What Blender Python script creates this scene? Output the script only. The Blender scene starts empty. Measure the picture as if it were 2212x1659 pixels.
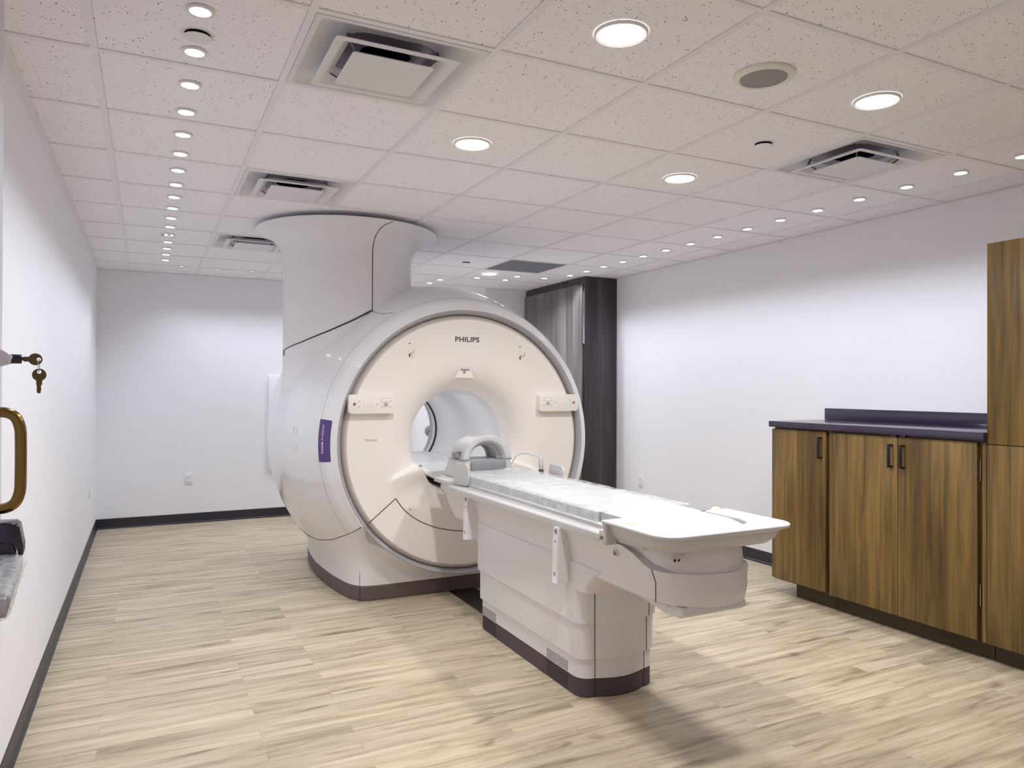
import bpy, bmesh, math, random
from mathutils import Vector, Matrix
from mathutils.geometry import tessellate_polygon
random.seed(7)
PI = math.pi
S = bpy.context.scene
COL = S.collection
H = 2.5386            # ceiling height
T = 0.6096            # ceiling module
XL, XR, YB, YF = -0.277, 4.557, 5.42, -3.4

# ------------------------------------------------------------------ helpers
def wpos(o):
    v = Vector((0, 0, 0))
    while o is not None:
        v += o.location
        o = o.parent
    return v

def obj(name, bm, mats, parent=None, sharp=35, loc=None):
    """link bmesh (world coordinates) as one mesh object"""
    if not isinstance(mats, (list, tuple)):
        mats = [mats]
    base = Vector(loc) if loc is not None else Vector((0, 0, 0))
    off = base + (wpos(parent) if parent is not None else Vector((0, 0, 0)))
    if off.length > 0:
        bmesh.ops.translate(bm, verts=bm.verts[:], vec=-off)
    me = bpy.data.meshes.new(name)
    bm.normal_update()
    bm.to_mesh(me)
    bm.free()
    for m in mats:
        me.materials.append(m)
    if sharp is not None:
        for p in me.polygons:
            p.use_smooth = True
        me.set_sharp_from_angle(angle=math.radians(sharp))
    o = bpy.data.objects.new(name, me)
    o.location = base
    COL.objects.link(o)
    if parent is not None:
        o.parent = parent
    return o

def tag(o, label, cat, group=None):
    o['label'] = label
    o['category'] = cat
    if group:
        o['group'] = group
    return o

def thing(name, label, cat, loc=(0, 0, 0), group=None):
    o = bpy.data.objects.new(name, None)
    o.empty_display_size = 0.05
    COL.objects.link(o)
    o.location = loc
    return tag(o, label, cat, group)

def struct(name, bm, mats, parent=None, sharp=35):
    o = obj(name, bm, mats, parent, sharp)
    if parent is None:
        o['kind'] = 'structure'
    return o

def dup(root, loc, label, rotz=0.0, group=None):
    r = root.copy(); COL.objects.link(r)
    r.location = loc; r.rotation_euler = (0, 0, rotz)
    r['label'] = label
    if group: r['group'] = group
    for ch in list(root.children):
        c = ch.copy(); COL.objects.link(c); c.parent = r
        for g in list(ch.children):
            d = g.copy(); COL.objects.link(d); d.parent = c
    return r

BM = bmesh.new

def box(bm, x0, x1, y0, y1, z0, z1, mat=0, bev=0.0, seg=2):
    xs = sorted((x0, x1)); ys = sorted((y0, y1)); zs = sorted((z0, z1))
    t = BM()
    bmesh.ops.create_cube(t, size=1.0)
    for v in t.verts:
        v.co = Vector((xs[0] if v.co.x < 0 else xs[1], ys[0] if v.co.y < 0 else ys[1], zs[0] if v.co.z < 0 else zs[1]))
    if bev > 0:
        bmesh.ops.bevel(t, geom=t.edges[:], offset=bev, segments=seg, profile=0.5, affect='EDGES')
    for f in t.faces:
        f.material_index = mat
    join(bm, t)

def join(bm, t, M=None):
    m = {}
    for v in t.verts:
        m[v] = bm.verts.new(M @ v.co if M is not None else v.co)
    for f in t.faces:
        try:
            nf = bm.faces.new([m[v] for v in f.verts])
            nf.material_index = f.material_index
        except ValueError:
            pass
    t.free()

def loft(bm, secs, closed=True, cap0=True, cap1=True, mat=0):
    rows = [[bm.verts.new(p) for p in s] for s in secs]
    n = len(rows[0])
    for a, b in zip(rows[:-1], rows[1:]):
        for i in range(n if closed else n - 1):
            j = (i + 1) % n
            f = bm.faces.new((a[i], a[j], b[j], b[i])); f.material_index = mat
    if cap0:
        f = bm.faces.new(list(reversed(rows[0]))); f.material_index = mat
    if cap1:
        f = bm.faces.new(rows[-1]); f.material_index = mat
    return rows

def lathe(bm, prof, cen, axis='Z', seg=48, mat=0, cap0=False, cap1=False, flip=False):
    """prof: list of (r, h); axis Z: h=z offset ; axis Y: h = y ; axis X: h = x"""
    secs = []
    for r, h in prof:
        ring = []
        for i in range(seg):
            a = 2 * PI * i / seg
            c, s = r * math.cos(a), r * math.sin(a)
            if axis == 'Z': p = (cen[0] + c, cen[1] + s, cen[2] + h)
            elif axis == 'Y': p = (cen[0] + c, cen[1] + h, cen[2] + s)
            else: p = (cen[0] + h, cen[1] + c, cen[2] + s)
            ring.append(p)
        secs.append(ring)
    n0 = len(bm.faces)
    loft(bm, secs, True, cap0, cap1, mat)

def tube(bm, pts, r, seg=8, mat=0, closed=False, cap=True):
    pts = [Vector(p) for p in pts]
    n = len(pts)
    up = Vector((0, 0, 1))
    secs = []
    prev = None
    for i in range(n):
        if closed:
            d = pts[(i + 1) % n] - pts[i - 1]
        else:
            d = pts[min(i + 1, n - 1)] - pts[max(i - 1, 0)]
        d.normalize()
        if prev is None:
            ref = up if abs(d.dot(up)) < 0.9 else Vector((1, 0, 0))
            a = d.cross(ref).normalized()
        else:
            a = (prev - d * prev.dot(d)).normalized()
        prev = a
        b = d.cross(a)
        rr = r[i] if isinstance(r, (list, tuple)) else r
        secs.append([pts[i] + (a * math.cos(2 * PI * k / seg) + b * math.sin(2 * PI * k / seg)) * rr for k in range(seg)])
    if closed:
        secs.append(secs[0])
        loft(bm, secs, True, False, False, mat)
    else:
        loft(bm, secs, True, cap, cap, mat)

def smoothpts(pts, n=8):
    """Catmull-Rom through points"""
    P = [Vector(p) for p in pts]
    P = [P[0] * 2 - P[1]] + P + [P[-1] * 2 - P[-2]]
    out = []
    for i in range(1, len(P) - 2):
        a, b, c, d = P[i - 1], P[i], P[i + 1], P[i + 2]
        for k in range(n):
            t = k / n
            out.append(0.5 * ((2 * b) + (c - a) * t + (2 * a - 5 * b + 4 * c - d) * t * t + (3 * b - a - 3 * c + d) * t ** 3))
    out.append(P[-2])
    return out

def rrect(x0, x1, y0, y1, r, seg=6):
    """rounded rectangle ccw, list of (x,y); r single or 4 radii (x0y0, x1y0, x1y1, x0y1)"""
    if not isinstance(r, (list, tuple)): r = [r] * 4
    out = []
    for (cx, cy, a0, rr) in ((x0 + r[0], y0 + r[0], 180, r[0]), (x1 - r[1], y0 + r[1], 270, r[1]), (x1 - r[2], y1 - r[2], 0, r[2]), (x0 + r[3], y1 - r[3], 90, r[3])):
        if rr <= 1e-6:
            out.append((cx, cy)); continue
        for k in range(seg + 1):
            a = math.radians(a0 + 90 * k / seg)
            out.append((cx + rr * math.cos(a), cy + rr * math.sin(a)))
    return out

def prism(bm, poly, h0, h1, axis='Z', mat=0, bev=0.0, seg=2):
    """extrude polygon. axis Z: poly=(x,y); X: poly=(y,z); Y: poly=(x,z)"""
    def P(p, h):
        if axis == 'Z': return (p[0], p[1], h)
        if axis == 'X': return (h, p[0], p[1])
        return (p[0], h, p[1])
    t = BM()
    rows = loft(t, [[P(p, h0) for p in poly], [P(p, h1) for p in poly]], mat=mat)
    if bev > 0:
        t.edges.ensure_lookup_table()
        es = [e for e in t.edges if all(v in rows[0] for v in e.verts) or all(v in rows[1] for v in e.verts)]
        bmesh.ops.bevel(t, geom=es, offset=bev, segments=seg, profile=0.5, affect='EDGES')
    bmesh.ops.recalc_face_normals(t, faces=t.faces[:])
    for f in t.faces: f.material_index = mat
    join(bm, t)

def recalc(bm):
    bmesh.ops.recalc_face_normals(bm, faces=bm.faces[:])

def sst(x):
    x = max(0.0, min(1.0, x))
    return x * x * (3 - 2 * x)

def lerp_table(tab):
    def f(x):
        if x <= tab[0][0]: return tab[0][1]
        for (a, b), (c, d) in zip(tab[:-1], tab[1:]):
            if x <= c: return b + (d - b) * (x - a) / (c - a)
        return tab[-1][1]
    return f

# ------------------------------------------------------------------ materials
def srgb(r, g, b):
    def f(c):
        c /= 255.0
        return c / 12.92 if c <= 0.04045 else ((c + 0.055) / 1.055) ** 2.4
    return (f(r), f(g), f(b), 1.0)

def mat(name, col, rough=0.5, metal=0.0, spec=0.5, coat=0.0, bump=None):
    m = bpy.data.materials.new(name); m.use_nodes = True
    nt = m.node_tree; b = nt.nodes['Principled BSDF']
    b.inputs['Base Color'].default_value = col
    b.inputs['Roughness'].default_value = rough
    b.inputs['Metallic'].default_value = metal
    b.inputs['Specular IOR Level'].default_value = spec
    b.inputs['Coat Weight'].default_value = coat
    b.inputs['Coat Roughness'].default_value = 0.08
    if bump:
        sc, st = bump
        tc = nt.nodes.new('ShaderNodeTexCoord'); n = nt.nodes.new('ShaderNodeTexNoise'); bp = nt.nodes.new('ShaderNodeBump')
        n.inputs['Scale'].default_value = sc; n.inputs['Detail'].default_value = 4
        bp.inputs['Strength'].default_value = st; bp.inputs['Distance'].default_value = 0.002
        nt.links.new(tc.outputs['Object'], n.inputs['Vector']); nt.links.new(n.outputs['Fac'], bp.inputs['Height'])
        nt.links.new(bp.outputs['Normal'], b.inputs['Normal'])
    return m

def emit(name, col, st):
    m = bpy.data.materials.new(name); m.use_nodes = True
    b = m.node_tree.nodes['Principled BSDF']
    b.inputs['Base Color'].default_value = (0.9, 0.9, 0.9, 1)
    b.inputs['Emission Color'].default_value = col
    b.inputs['Emission Strength'].default_value = st
    return m

class NT:
    def __init__(s, name):
        s.m = bpy.data.materials.new(name); s.m.use_nodes = True
        s.t = s.m.node_tree; s.b = s.t.nodes['Principled BSDF']
    def n(s, typ, **kw):
        k = s.t.nodes.new(typ)
        for a, v in kw.items():
            if a.startswith('i_'):
                key = a[2:].replace('_', ' ')
                k.inputs[key].default_value = v
            else:
                setattr(k, a, v)
        return k
    def l(s, a, b): s.t.links.new(a, b)
    def ramp(s, stops):
        r = s.n('ShaderNodeValToRGB')
        e = r.color_ramp.elements
        while len(e) < len(stops): e.new(0.5)
        for i, (p, c) in enumerate(stops):
            e[i].position = p; e[i].color = c
        return r

def floor_mat():
    q = NT('vinyl_plank')
    tc = q.n('ShaderNodeTexCoord')
    br = q.n('ShaderNodeTexBrick', offset=0.37, squash=1.0)
    br.inputs['Color1'].default_value = (0, 0, 0, 1); br.inputs['Color2'].default_value = (1, 1, 1, 1)
    br.inputs['Mortar'].default_value = (0.5, 0.5, 0.5, 1)
    br.inputs['Scale'].default_value = 1.0; br.inputs['Mortar Size'].default_value = 0.0006
    br.inputs['Mortar Smooth'].default_value = 0.3
    br.inputs['Brick Width'].default_value = 0.92; br.inputs['Row Height'].default_value = 0.101
    q.l(tc.outputs['Object'], br.inputs['Vector'])
    # per plank shift
    mul = q.n('ShaderNodeVectorMath', operation='MULTIPLY'); mul.inputs[1].default_value = (7.3, 3.1, 0)
    q.l(br.outputs['Color'], mul.inputs[0])
    add = q.n('ShaderNodeVectorMath', operation='ADD')
    q.l(tc.outputs['Object'], add.inputs[0]); q.l(mul.outputs[0], add.inputs[1])
    def streak(sx, sy, detail, rough=0.6, dist=0.3):
        mp = q.n('ShaderNodeMapping'); mp.inputs['Scale'].default_value = (sx, sy, 1)
        q.l(add.outputs[0], mp.inputs['Vector'])
        nz = q.n('ShaderNodeTexNoise'); nz.inputs['Scale'].default_value = 1; nz.inputs['Detail'].default_value = detail
        nz.inputs['Roughness'].default_value = rough; nz.inputs['Distortion'].default_value = dist
        q.l(mp.outputs[0], nz.inputs['Vector']); return nz
    a = streak(1.6, 22, 5); b = streak(3.0, 90, 4, 0.7); c = streak(2.4, 11, 3, 0.5, 1.0)
    r1 = q.ramp([(0.28, srgb(146, 133, 111)), (0.48, srgb(188, 174, 149)), (0.68, srgb(208, 195, 172))])
    q.l(a.outputs['Fac'], r1.inputs[0])
    r2 = q.ramp([(0.30, (0.55, 0.52, 0.48, 1)), (0.50, (1, 1, 1, 1))]); q.l(b.outputs['Fac'], r2.inputs[0])
    m1 = q.n('ShaderNodeMix', data_type='RGBA', blend_type='MULTIPLY'); m1.inputs[0].default_value = 0.45
    q.l(r1.outputs[0], m1.inputs[6]); q.l(r2.outputs[0], m1.inputs[7])
    # dark grain patches / knots
    r3 = q.ramp([(0.26, (0.42, 0.37, 0.32, 1)), (0.36, (0.86, 0.83, 0.8, 1)), (0.46, (1, 1, 1, 1))]); q.l(c.outputs['Fac'], r3.inputs[0])
    m2 = q.n('ShaderNodeMix', data_type='RGBA', blend_type='MULTIPLY'); m2.inputs[0].default_value = 0.75
    q.l(m1.outputs[2], m2.inputs[6]); q.l(r3.outputs[0], m2.inputs[7])
    # plank tone
    r4 = q.ramp([(0.0, (0.86, 0.85, 0.84, 1)), (1.0, (1.06, 1.05, 1.04, 1))]); q.l(br.outputs['Color'], r4.inputs[0])
    m3 = q.n('ShaderNodeMix', data_type='RGBA', blend_type='MULTIPLY'); m3.inputs[0].default_value = 1
    q.l(m2.outputs[2], m3.inputs[6]); q.l(r4.outputs[0], m3.inputs[7])
    # joints
    m4 = q.n('ShaderNodeMix', data_type='RGBA', blend_type='MIX'); m4.inputs[7].default_value = srgb(140, 126, 110)
    q.l(br.outputs['Fac'], m4.inputs[0]); q.l(m3.outputs[2], m4.inputs[6])
    q.l(m4.outputs[2], q.b.inputs['Base Color'])
    q.b.inputs['Roughness'].default_value = 0.42; q.b.inputs['Specular IOR Level'].default_value = 0.35
    bp = q.n('ShaderNodeBump'); bp.inputs['Strength'].default_value = 0.12; bp.inputs['Distance'].default_value = 0.001
    q.l(b.outputs['Fac'], bp.inputs['Height']); q.l(bp.outputs[0], q.b.inputs['Normal'])
    return q.m

def wood_mat(name, c0, c1, c2, sy, sz, rough=0.4, spec=0.4, dark=0.6):
    q = NT(name)
    tc = q.n('ShaderNodeTexCoord')
    def nz(my, mz, det, dist):
        mp = q.n('ShaderNodeMapping'); mp.inputs['Scale'].default_value = (my, my, mz)
        q.l(tc.outputs['Object'], mp.inputs['Vector'])
        n = q.n('ShaderNodeTexNoise'); n.inputs['Scale'].default_value = 1; n.inputs['Detail'].default_value = det
        n.inputs['Distortion'].default_value = dist; n.inputs['Roughness'].default_value = 0.6
        q.l(mp.outputs[0], n.inputs['Vector']); return n
    a = nz(sy, sz, 5, 0.6); b = nz(sy * 6, sz * 1.6, 4, 0.2); c = nz(sy * 0.35, sz * 0.6, 2, 0.3); k = nz(7, 4.5, 3, 0.4)
    r = q.ramp([(0.30, c0), (0.50, c1), (0.70, c2)]); q.l(a.outputs['Fac'], r.inputs[0])
    r2 = q.ramp([(0.32, (dark, dark, dark, 1)), (0.52, (1, 1, 1, 1))]); q.l(b.outputs['Fac'], r2.inputs[0])
    m = q.n('ShaderNodeMix', data_type='RGBA', blend_type='MULTIPLY'); m.inputs[0].default_value = 0.7
    q.l(r.outputs[0], m.inputs[6]); q.l(r2.outputs[0], m.inputs[7])
    r3 = q.ramp([(0.35, (0.78, 0.76, 0.72, 1)), (0.65, (1.12, 1.1, 1.08, 1))]); q.l(c.outputs['Fac'], r3.inputs[0])
    m2 = q.n('ShaderNodeMix', data_type='RGBA', blend_type='MULTIPLY'); m2.inputs[0].default_value = 1
    q.l(m.outputs[2], m2.inputs[6]); q.l(r3.outputs[0], m2.inputs[7])
    r4 = q.ramp([(0.20, (0.35, 0.3, 0.25, 1)), (0.27, (1, 1, 1, 1))]); q.l(k.outputs['Fac'], r4.inputs[0])
    m3 = q.n('ShaderNodeMix', data_type='RGBA', blend_type='MULTIPLY'); m3.inputs[0].default_value = 0.8
    q.l(m2.outputs[2], m3.inputs[6]); q.l(r4.outputs[0], m3.inputs[7])
    q.l(m3.outputs[2], q.b.inputs['Base Color'])
    q.b.inputs['Roughness'].default_value = rough; q.b.inputs['Specular IOR Level'].default_value = spec
    return q.m

def tile_mat():
    q = NT('fissured_tile')
    tc = q.n('ShaderNodeTexCoord')
    nz = q.n('ShaderNodeTexNoise'); nz.inputs['Scale'].default_value = 45; nz.inputs['Detail'].default_value = 2
    q.l(tc.outputs['Object'], nz.inputs['Vector'])
    mul = q.n('ShaderNodeVectorMath', operation='SCALE'); mul.inputs['Scale'].default_value = 0.012
    sub = q.n('ShaderNodeVectorMath', operation='SUBTRACT'); sub.inputs[1].default_value = (0.5, 0.5, 0.5)
    q.l(nz.outputs['Color'], sub.inputs[0]); q.l(sub.outputs[0], mul.inputs[0])
    add = q.n('ShaderNodeVectorMath', operation='ADD'); q.l(tc.outputs['Object'], add.inputs[0]); q.l(mul.outputs[0], add.inputs[1])
    def specks(scale, sx, sy, lo, hi, thr):
        mp = q.n('ShaderNodeMapping'); mp.inputs['Scale'].default_value = (sx, sy, 0.0)
        q.l(add.outputs[0], mp.inputs['Vector'])
        v = q.n('ShaderNodeTexVoronoi'); v.inputs['Scale'].default_value = scale
        q.l(mp.outputs[0], v.inputs['Vector'])
        sep = q.n('ShaderNodeSeparateColor'); q.l(v.outputs['Color'], sep.inputs[0])
        # radius threshold varies per cell
        mr = q.n('ShaderNodeMapRange'); mr.inputs['From Min'].default_value = thr; mr.inputs['From Max'].default_value = 1
        mr.inputs['To Min'].default_value = lo; mr.inputs['To Max'].default_value = hi
        q.l(sep.outputs[0], mr.inputs['Value'])
        cmpn = q.n('ShaderNodeMath', operation='LESS_THAN'); q.l(v.outputs['Distance'], cmpn.inputs[0]); q.l(mr.outputs[0], cmpn.inputs[1])
        g = q.n('ShaderNodeMath', operation='GREATER_THAN'); g.inputs[1].default_value = thr; q.l(sep.outputs[0], g.inputs[0])
        m = q.n('ShaderNodeMath', operation='MULTIPLY'); q.l(cmpn.outputs[0], m.inputs[0]); q.l(g.outputs[0], m.inputs[1])
        return m
    s1 = specks(74, 1.0, 0.62, 0.05, 0.17, 0.15)
    s2 = specks(80, 0.62, 1.0, 0.05, 0.16, 0.25)
    s3 = specks(150, 1, 1, 0.08, 0.18, 0.5)
    mx = q.n('ShaderNodeMath', operation='MAXIMUM'); q.l(s1.outputs[0], mx.inputs[0]); q.l(s2.outputs[0], mx.inputs[1])
    s3h = q.n('ShaderNodeMath', operation='MULTIPLY'); s3h.inputs[1].default_value = 0.5; q.l(s3.outputs[0], s3h.inputs[0])
    mx2 = q.n('ShaderNodeMath', operation='MAXIMUM'); q.l(mx.outputs[0], mx2.inputs[0]); q.l(s3h.outputs[0], mx2.inputs[1])
    m = q.n('ShaderNodeMix', data_type='RGBA'); m.inputs[6].default_value = srgb(243, 241, 246); m.inputs[7].default_value = srgb(96, 90, 92)
    q.l(mx2.outputs[0], m.inputs[0]); q.l(m.outputs[2], q.b.inputs['Base Color'])
    q.b.inputs['Roughness'].default_value = 0.95; q.b.inputs['Specular IOR Level'].default_value = 0.1
    return q.m

def plastic_wrap_mat(name, tfac=0.72, scale=14, strength=0.9):
    m = bpy.data.materials.new(name); m.use_nodes = True
    nt = m.node_tree
    for n in list(nt.nodes): nt.nodes.remove(n)
    out = nt.nodes.new('ShaderNodeOutputMaterial')
    tr = nt.nodes.new('ShaderNodeBsdfTransparent'); pb = nt.nodes.new('ShaderNodeBsdfPrincipled')
    pb.inputs['Base Color'].default_value = (0.9, 0.92, 0.93, 1); pb.inputs['Roughness'].default_value = 0.08
    pb.inputs['Specular IOR Level'].default_value = 1.0
    mx = nt.nodes.new('ShaderNodeMixShader')
    tc = nt.nodes.new('ShaderNodeTexCoord'); nz = nt.nodes.new('ShaderNodeTexNoise'); bp = nt.nodes.new('ShaderNodeBump')
    nz.inputs['Scale'].default_value = scale; nz.inputs['Detail'].default_value = 5; nz.inputs['Distortion'].default_value = 1.2
    bp.inputs['Strength'].default_value = strength; bp.inputs['Distance'].default_value = 0.012
    rp = nt.nodes.new('ShaderNodeValToRGB')
    rp.color_ramp.elements[0].position = 0.42; rp.color_ramp.elements[0].color = (tfac, tfac, tfac, 1)
    rp.color_ramp.elements[1].position = 0.72; rp.color_ramp.elements[1].color = (tfac * 0.6,) * 3 + (1,)
    nt.links.new(tc.outputs['Object'], nz.inputs['Vector'])
    nt.links.new(nz.outputs['Fac'], bp.inputs['Height']); nt.links.new(bp.outputs[0], pb.inputs['Normal'])
    nt.links.new(nz.outputs['Fac'], rp.inputs[0]); nt.links.new(rp.outputs[0], mx.inputs[0])
    nt.links.new(pb.outputs[0], mx.inputs[1]); nt.links.new(tr.outputs[0], mx.inputs[2])
    nt.links.new(mx.outputs[0], out.inputs['Surface'])
    return m

M = {}
M['wall'] = mat('wall_paint', srgb(238, 238, 243), 0.7, spec=0.25, bump=(120, 0.05))
M['tile'] = tile_mat()
M['grid'] = mat('grid_white', srgb(234, 231, 236), 0.55)
M['dark'] = mat('void_dark', srgb(22, 20, 22), 0.9)
M['floor'] = floor_mat()
M['basebd'] = mat('rubber_base', srgb(40, 36, 48), 0.42, spec=0.55)
M['shell'] = mat('gloss_white', srgb(230, 230, 233), 0.22, coat=0.5)
M['shell2'] = mat('satin_white', srgb(230, 229, 232), 0.38)
M['cream'] = mat('cream_white', srgb(242, 237, 232), 0.42)
M['rim'] = mat('rim_grey', srgb(176, 174, 178), 0.4)
M['rim2'] = mat('cream_shaded', srgb(205, 195, 188), 0.45)  # beige tone holds the shade of the disc bevel and the hooks
M['seam'] = mat('seam_dark', srgb(70, 66, 68), 0.7)
M['seamlt'] = mat('seam_grey', srgb(150, 148, 150), 0.7)
M['brown'] = mat('brown_plinth', srgb(98, 86, 86), 0.5)
M['plum'] = mat('plum_plinth', srgb(76, 64, 72), 0.5)
M['bore'] = mat('bore_liner', srgb(222, 222, 224), 0.35)
M['black'] = mat('black_plastic', srgb(24, 22, 24), 0.45)
M['tabw'] = mat('table_white', srgb(226, 223, 226), 0.4)
M['rail'] = mat('table_rail', srgb(200, 199, 199), 0.38)
M['foam'] = mat('white_vinyl', srgb(186, 190, 192), 0.5)
M['sheet'] = plastic_wrap_mat('clear_plastic', 0.8, 12, 0.5)
M['wrap'] = plastic_wrap_mat('clear_wrap', 0.68, 24, 0.7)
M['ivory'] = mat('ivory_knob', srgb(226, 222, 192), 0.45)
M['purple'] = mat('purple_label', srgb(82, 58, 122), 0.45)
M['letter'] = mat('letter_white', srgb(225, 215, 235), 0.5)
M['ink'] = mat('letter_ink', srgb(74, 66, 64), 0.5)
M['inklt'] = mat('letter_pale', srgb(196, 187, 184), 0.5)
M['yellow'] = mat('warning_yellow', srgb(208, 178, 60), 0.5)
M['green'] = mat('warning_green', srgb(120, 150, 60), 0.5)
M['red'] = mat('button_red', srgb(92, 20, 26), 0.35)
M['pink'] = mat('button_pink', srgb(232, 170, 175), 0.4)
M['walnut'] = wood_mat('walnut', srgb(86, 67, 38), srgb(120, 96, 54), srgb(147, 120, 71), 13.0, 0.9, dark=0.5)
M['walnutd'] = wood_mat('walnut_shade', srgb(52, 38, 24), srgb(72, 54, 34), srgb(88, 66, 42), 8.0, 1.0)
M['kick'] = mat('toe_kick', srgb(64, 52, 34), 0.5)
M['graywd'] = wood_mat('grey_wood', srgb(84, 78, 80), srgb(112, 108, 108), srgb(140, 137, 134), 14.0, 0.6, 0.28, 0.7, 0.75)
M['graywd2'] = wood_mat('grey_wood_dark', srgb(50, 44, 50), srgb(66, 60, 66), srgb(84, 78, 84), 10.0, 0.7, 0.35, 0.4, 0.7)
M['counter'] = mat('plum_laminate', srgb(54, 45, 68), 0.17, spec=0.7)
M['metal'] = mat('brushed_metal', srgb(196, 194, 200), 0.3, 1.0)
M['bronze'] = mat('bronze', srgb(132, 108, 62), 0.22, 1.0)
M['darkmetal'] = mat('gunmetal', srgb(74, 68, 80), 0.25, 1.0)
M['brass'] = mat('key_brass', srgb(104, 88, 58), 0.45, 0.7)
M['outlet'] = mat('outlet_white', srgb(235, 235, 238), 0.4)
M['diff'] = mat('diffuser_white', srgb(220, 218, 222), 0.45)
M['duct'] = mat('duct_metal', srgb(120, 112, 128), 0.4, 0.6)
M['grille'] = mat('return_grille', srgb(150, 150, 160), 0.5)
M['spk'] = mat('speaker_mesh', srgb(150, 146, 146), 0.6, 0.3)
M['spkrim'] = mat('speaker_rim', srgb(226, 224, 212), 0.45)
M['glow'] = emit('lamp_warm', (1.0, 0.93, 0.80, 1), 14)
M['glow2'] = emit('lamp_cool', (1.0, 0.99, 1.0, 1), 16)
M['trim'] = mat('trim_white', srgb(228, 226, 228), 0.35)
M['grey'] = mat('mid_grey', srgb(140, 140, 145), 0.5)
M['plate'] = mat('floor_plate', srgb(38, 34, 30), 0.35)
M['doorw'] = mat('door_white', srgb(205, 203, 210), 0.4)

# ------------------------------------------------------------------ light layout
LEFT_SPOTS = [(0.305, -0.443 + 0.31 * k) for k in range(17)]
BACK_SPOTS = [(0.449, 4.86), (0.771, 4.86), (1.085, 4.86), (1.40, 4.86), (1.71, 4.86), (2.02, 4.86), (2.33, 4.86), (2.64, 4.86)]
RIGHT_SPOTS = [(3.998, -0.758 + 0.312 * k) for k in range(15)]
JOG_SPOTS = [(3.86, 3.90), (3.55, 3.92), (3.55, 4.20), (3.22, 4.19), (2.93, 4.50), (2.91, 4.78)]
DOWN = [(1.527, -0.905), (2.748, -0.905), (1.522, 0.313), (2.75, 0.318), (3.23, 3.90)]
DOWN_HIDDEN = []
COVERS = [(0.307, -0.266, 0.043), (0.297, 3.33, 0.043), (2.74, -0.305, 0.042), (2.77, 3.40, 0.042)]
SPEAKER = (2.175, -0.875)
VENTS = [(1, -1), (1, 2), (1, 5), (5, -1)]
GRILLE = (5, 5)

# ------------------------------------------------------------------ room
bm = BM(); box(bm, XL - 0.1, XR + 0.1, YF - 0.1, YB + 0.1, -0.1, 0); struct('floor', bm, M['floor'])
bm = BM(); box(bm, XL - 0.1, XL, YF, YB, 0, H + 0.3); struct('wall_left', bm, M['wall'])
bm = BM(); box(bm, XR, XR + 0.1, YF, YB, 0, H + 0.3); struct('wall_right', bm, M['wall'])
bm = BM(); box(bm, XL - 0.1, XR + 0.1, YB, YB + 0.1, 0, H + 0.3)
box(bm, 3.64, XR, 4.93, YB, 0, H + 0.02)
struct('wall_back', bm, M['wall'])
bm = BM(); box(bm, XL - 0.1, XR + 0.1, YF - 0.1, YF, 0, H + 0.3); struct('wall_front', bm, M['wall'])

xe = [XL] + [T * i for i in range(0, 8)] + [XR]
ye = [YF] + [T * j for j in range(-5, 9)] + [YB]
holes = []
for (x, y) in LEFT_SPOTS + BACK_SPOTS + RIGHT_SPOTS + JOG_SPOTS: holes.append((x, y, 0.033))
for (x, y) in DOWN + DOWN_HIDDEN: holes.append((x, y, 0.078))
for (x, y, r) in COVERS: holes.append((x, y, r - 0.004))
holes.append((SPEAKER[0], SPEAKER[1], 0.098))
bm = BM()
skip = set(VENTS + [GRILLE])
ZT = H + 0.005
for a in range(len(xe) - 1):
    for b in range(len(ye) - 1):
        i, j = a - 1, b - 6
        if (i, j) in skip: continue
        x0 = xe[a] + (0.0125 if a > 0 else 0.0); x1 = xe[a + 1] - (0.0125 if a < len(xe) - 2 else 0.0)
        y0 = ye[b] + (0.0125 if b > 0 else 0.0); y1 = ye[b + 1] - (0.0125 if b < len(ye) - 2 else 0.0)
        hs = []
        for (hx, hy, hr) in holes:
            if x0 - hr < hx < x1 + hr and y0 - hr < hy < y1 + hr:
                hs.append((hx, hy, hr))
        # full holes only; holes crossing a bar are clipped to stay inside the tile
        polys = [[Vector((x0, y0, ZT)), Vector((x1, y0, ZT)), Vector((x1, y1, ZT)), Vector((x0, y1, ZT))]]
        for (hx, hy, hr) in hs:
            ring = []
            for k in range(28):
                an = -2 * PI * k / 28
                px = min(max(hx + hr * math.cos(an), x0 + 0.0004), x1 - 0.0004)
                py = min(max(hy + hr * math.sin(an), y0 + 0.0004), y1 - 0.0004)
                v = Vector((px, py, ZT))
                if not ring or (v - ring[-1]).length > 1e-5: ring.append(v)
            if len(ring) > 6: polys.append(ring)
        flat = [v for p in polys for v in p]
        if len(polys) == 1:
            bm.faces.new([bm.verts.new(v) for v in reversed(polys[0])])
        else:
            vs = [bm.verts.new(v) for v in flat]
            for t in tessellate_polygon(polys):
                try: bm.faces.new([vs[k] for k in t])
                except ValueError: pass
for f in bm.faces:
    f.normal_update()
    if f.normal.z > 0: f.normal_flip()
box(bm, XL - 0.1, XR + 0.1, YF - 0.1, YB + 0.1, H + 0.3, H + 0.4, 1)  # unseen slab added above the tiles to stop light leaks
struct('ceiling', bm, [M['tile'], M['dark']], sharp=None)

bm = BM()
for x in xe[1:-1]:
    box(bm, x - 0.012, x + 0.012, YF, YB, H, H + 0.011)
for y in ye[1:-1]:
    for a in range(len(xe) - 1):
        box(bm, xe[a] + 0.0121, xe[a + 1] - 0.0121, y - 0.012, y + 0.012, H + 0.0006, H + 0.011)
box(bm, XL, XL + 0.022, YF, YB, H - 0.0005, H + 0.003); box(bm, XR - 0.022, XR, YF, YB, H - 0.0005, H + 0.003)
box(bm, XL, XR, YB - 0.022, YB, H - 0.0004, H + 0.003)
struct('trim_1', bm, M['grid'], sharp=None)

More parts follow.
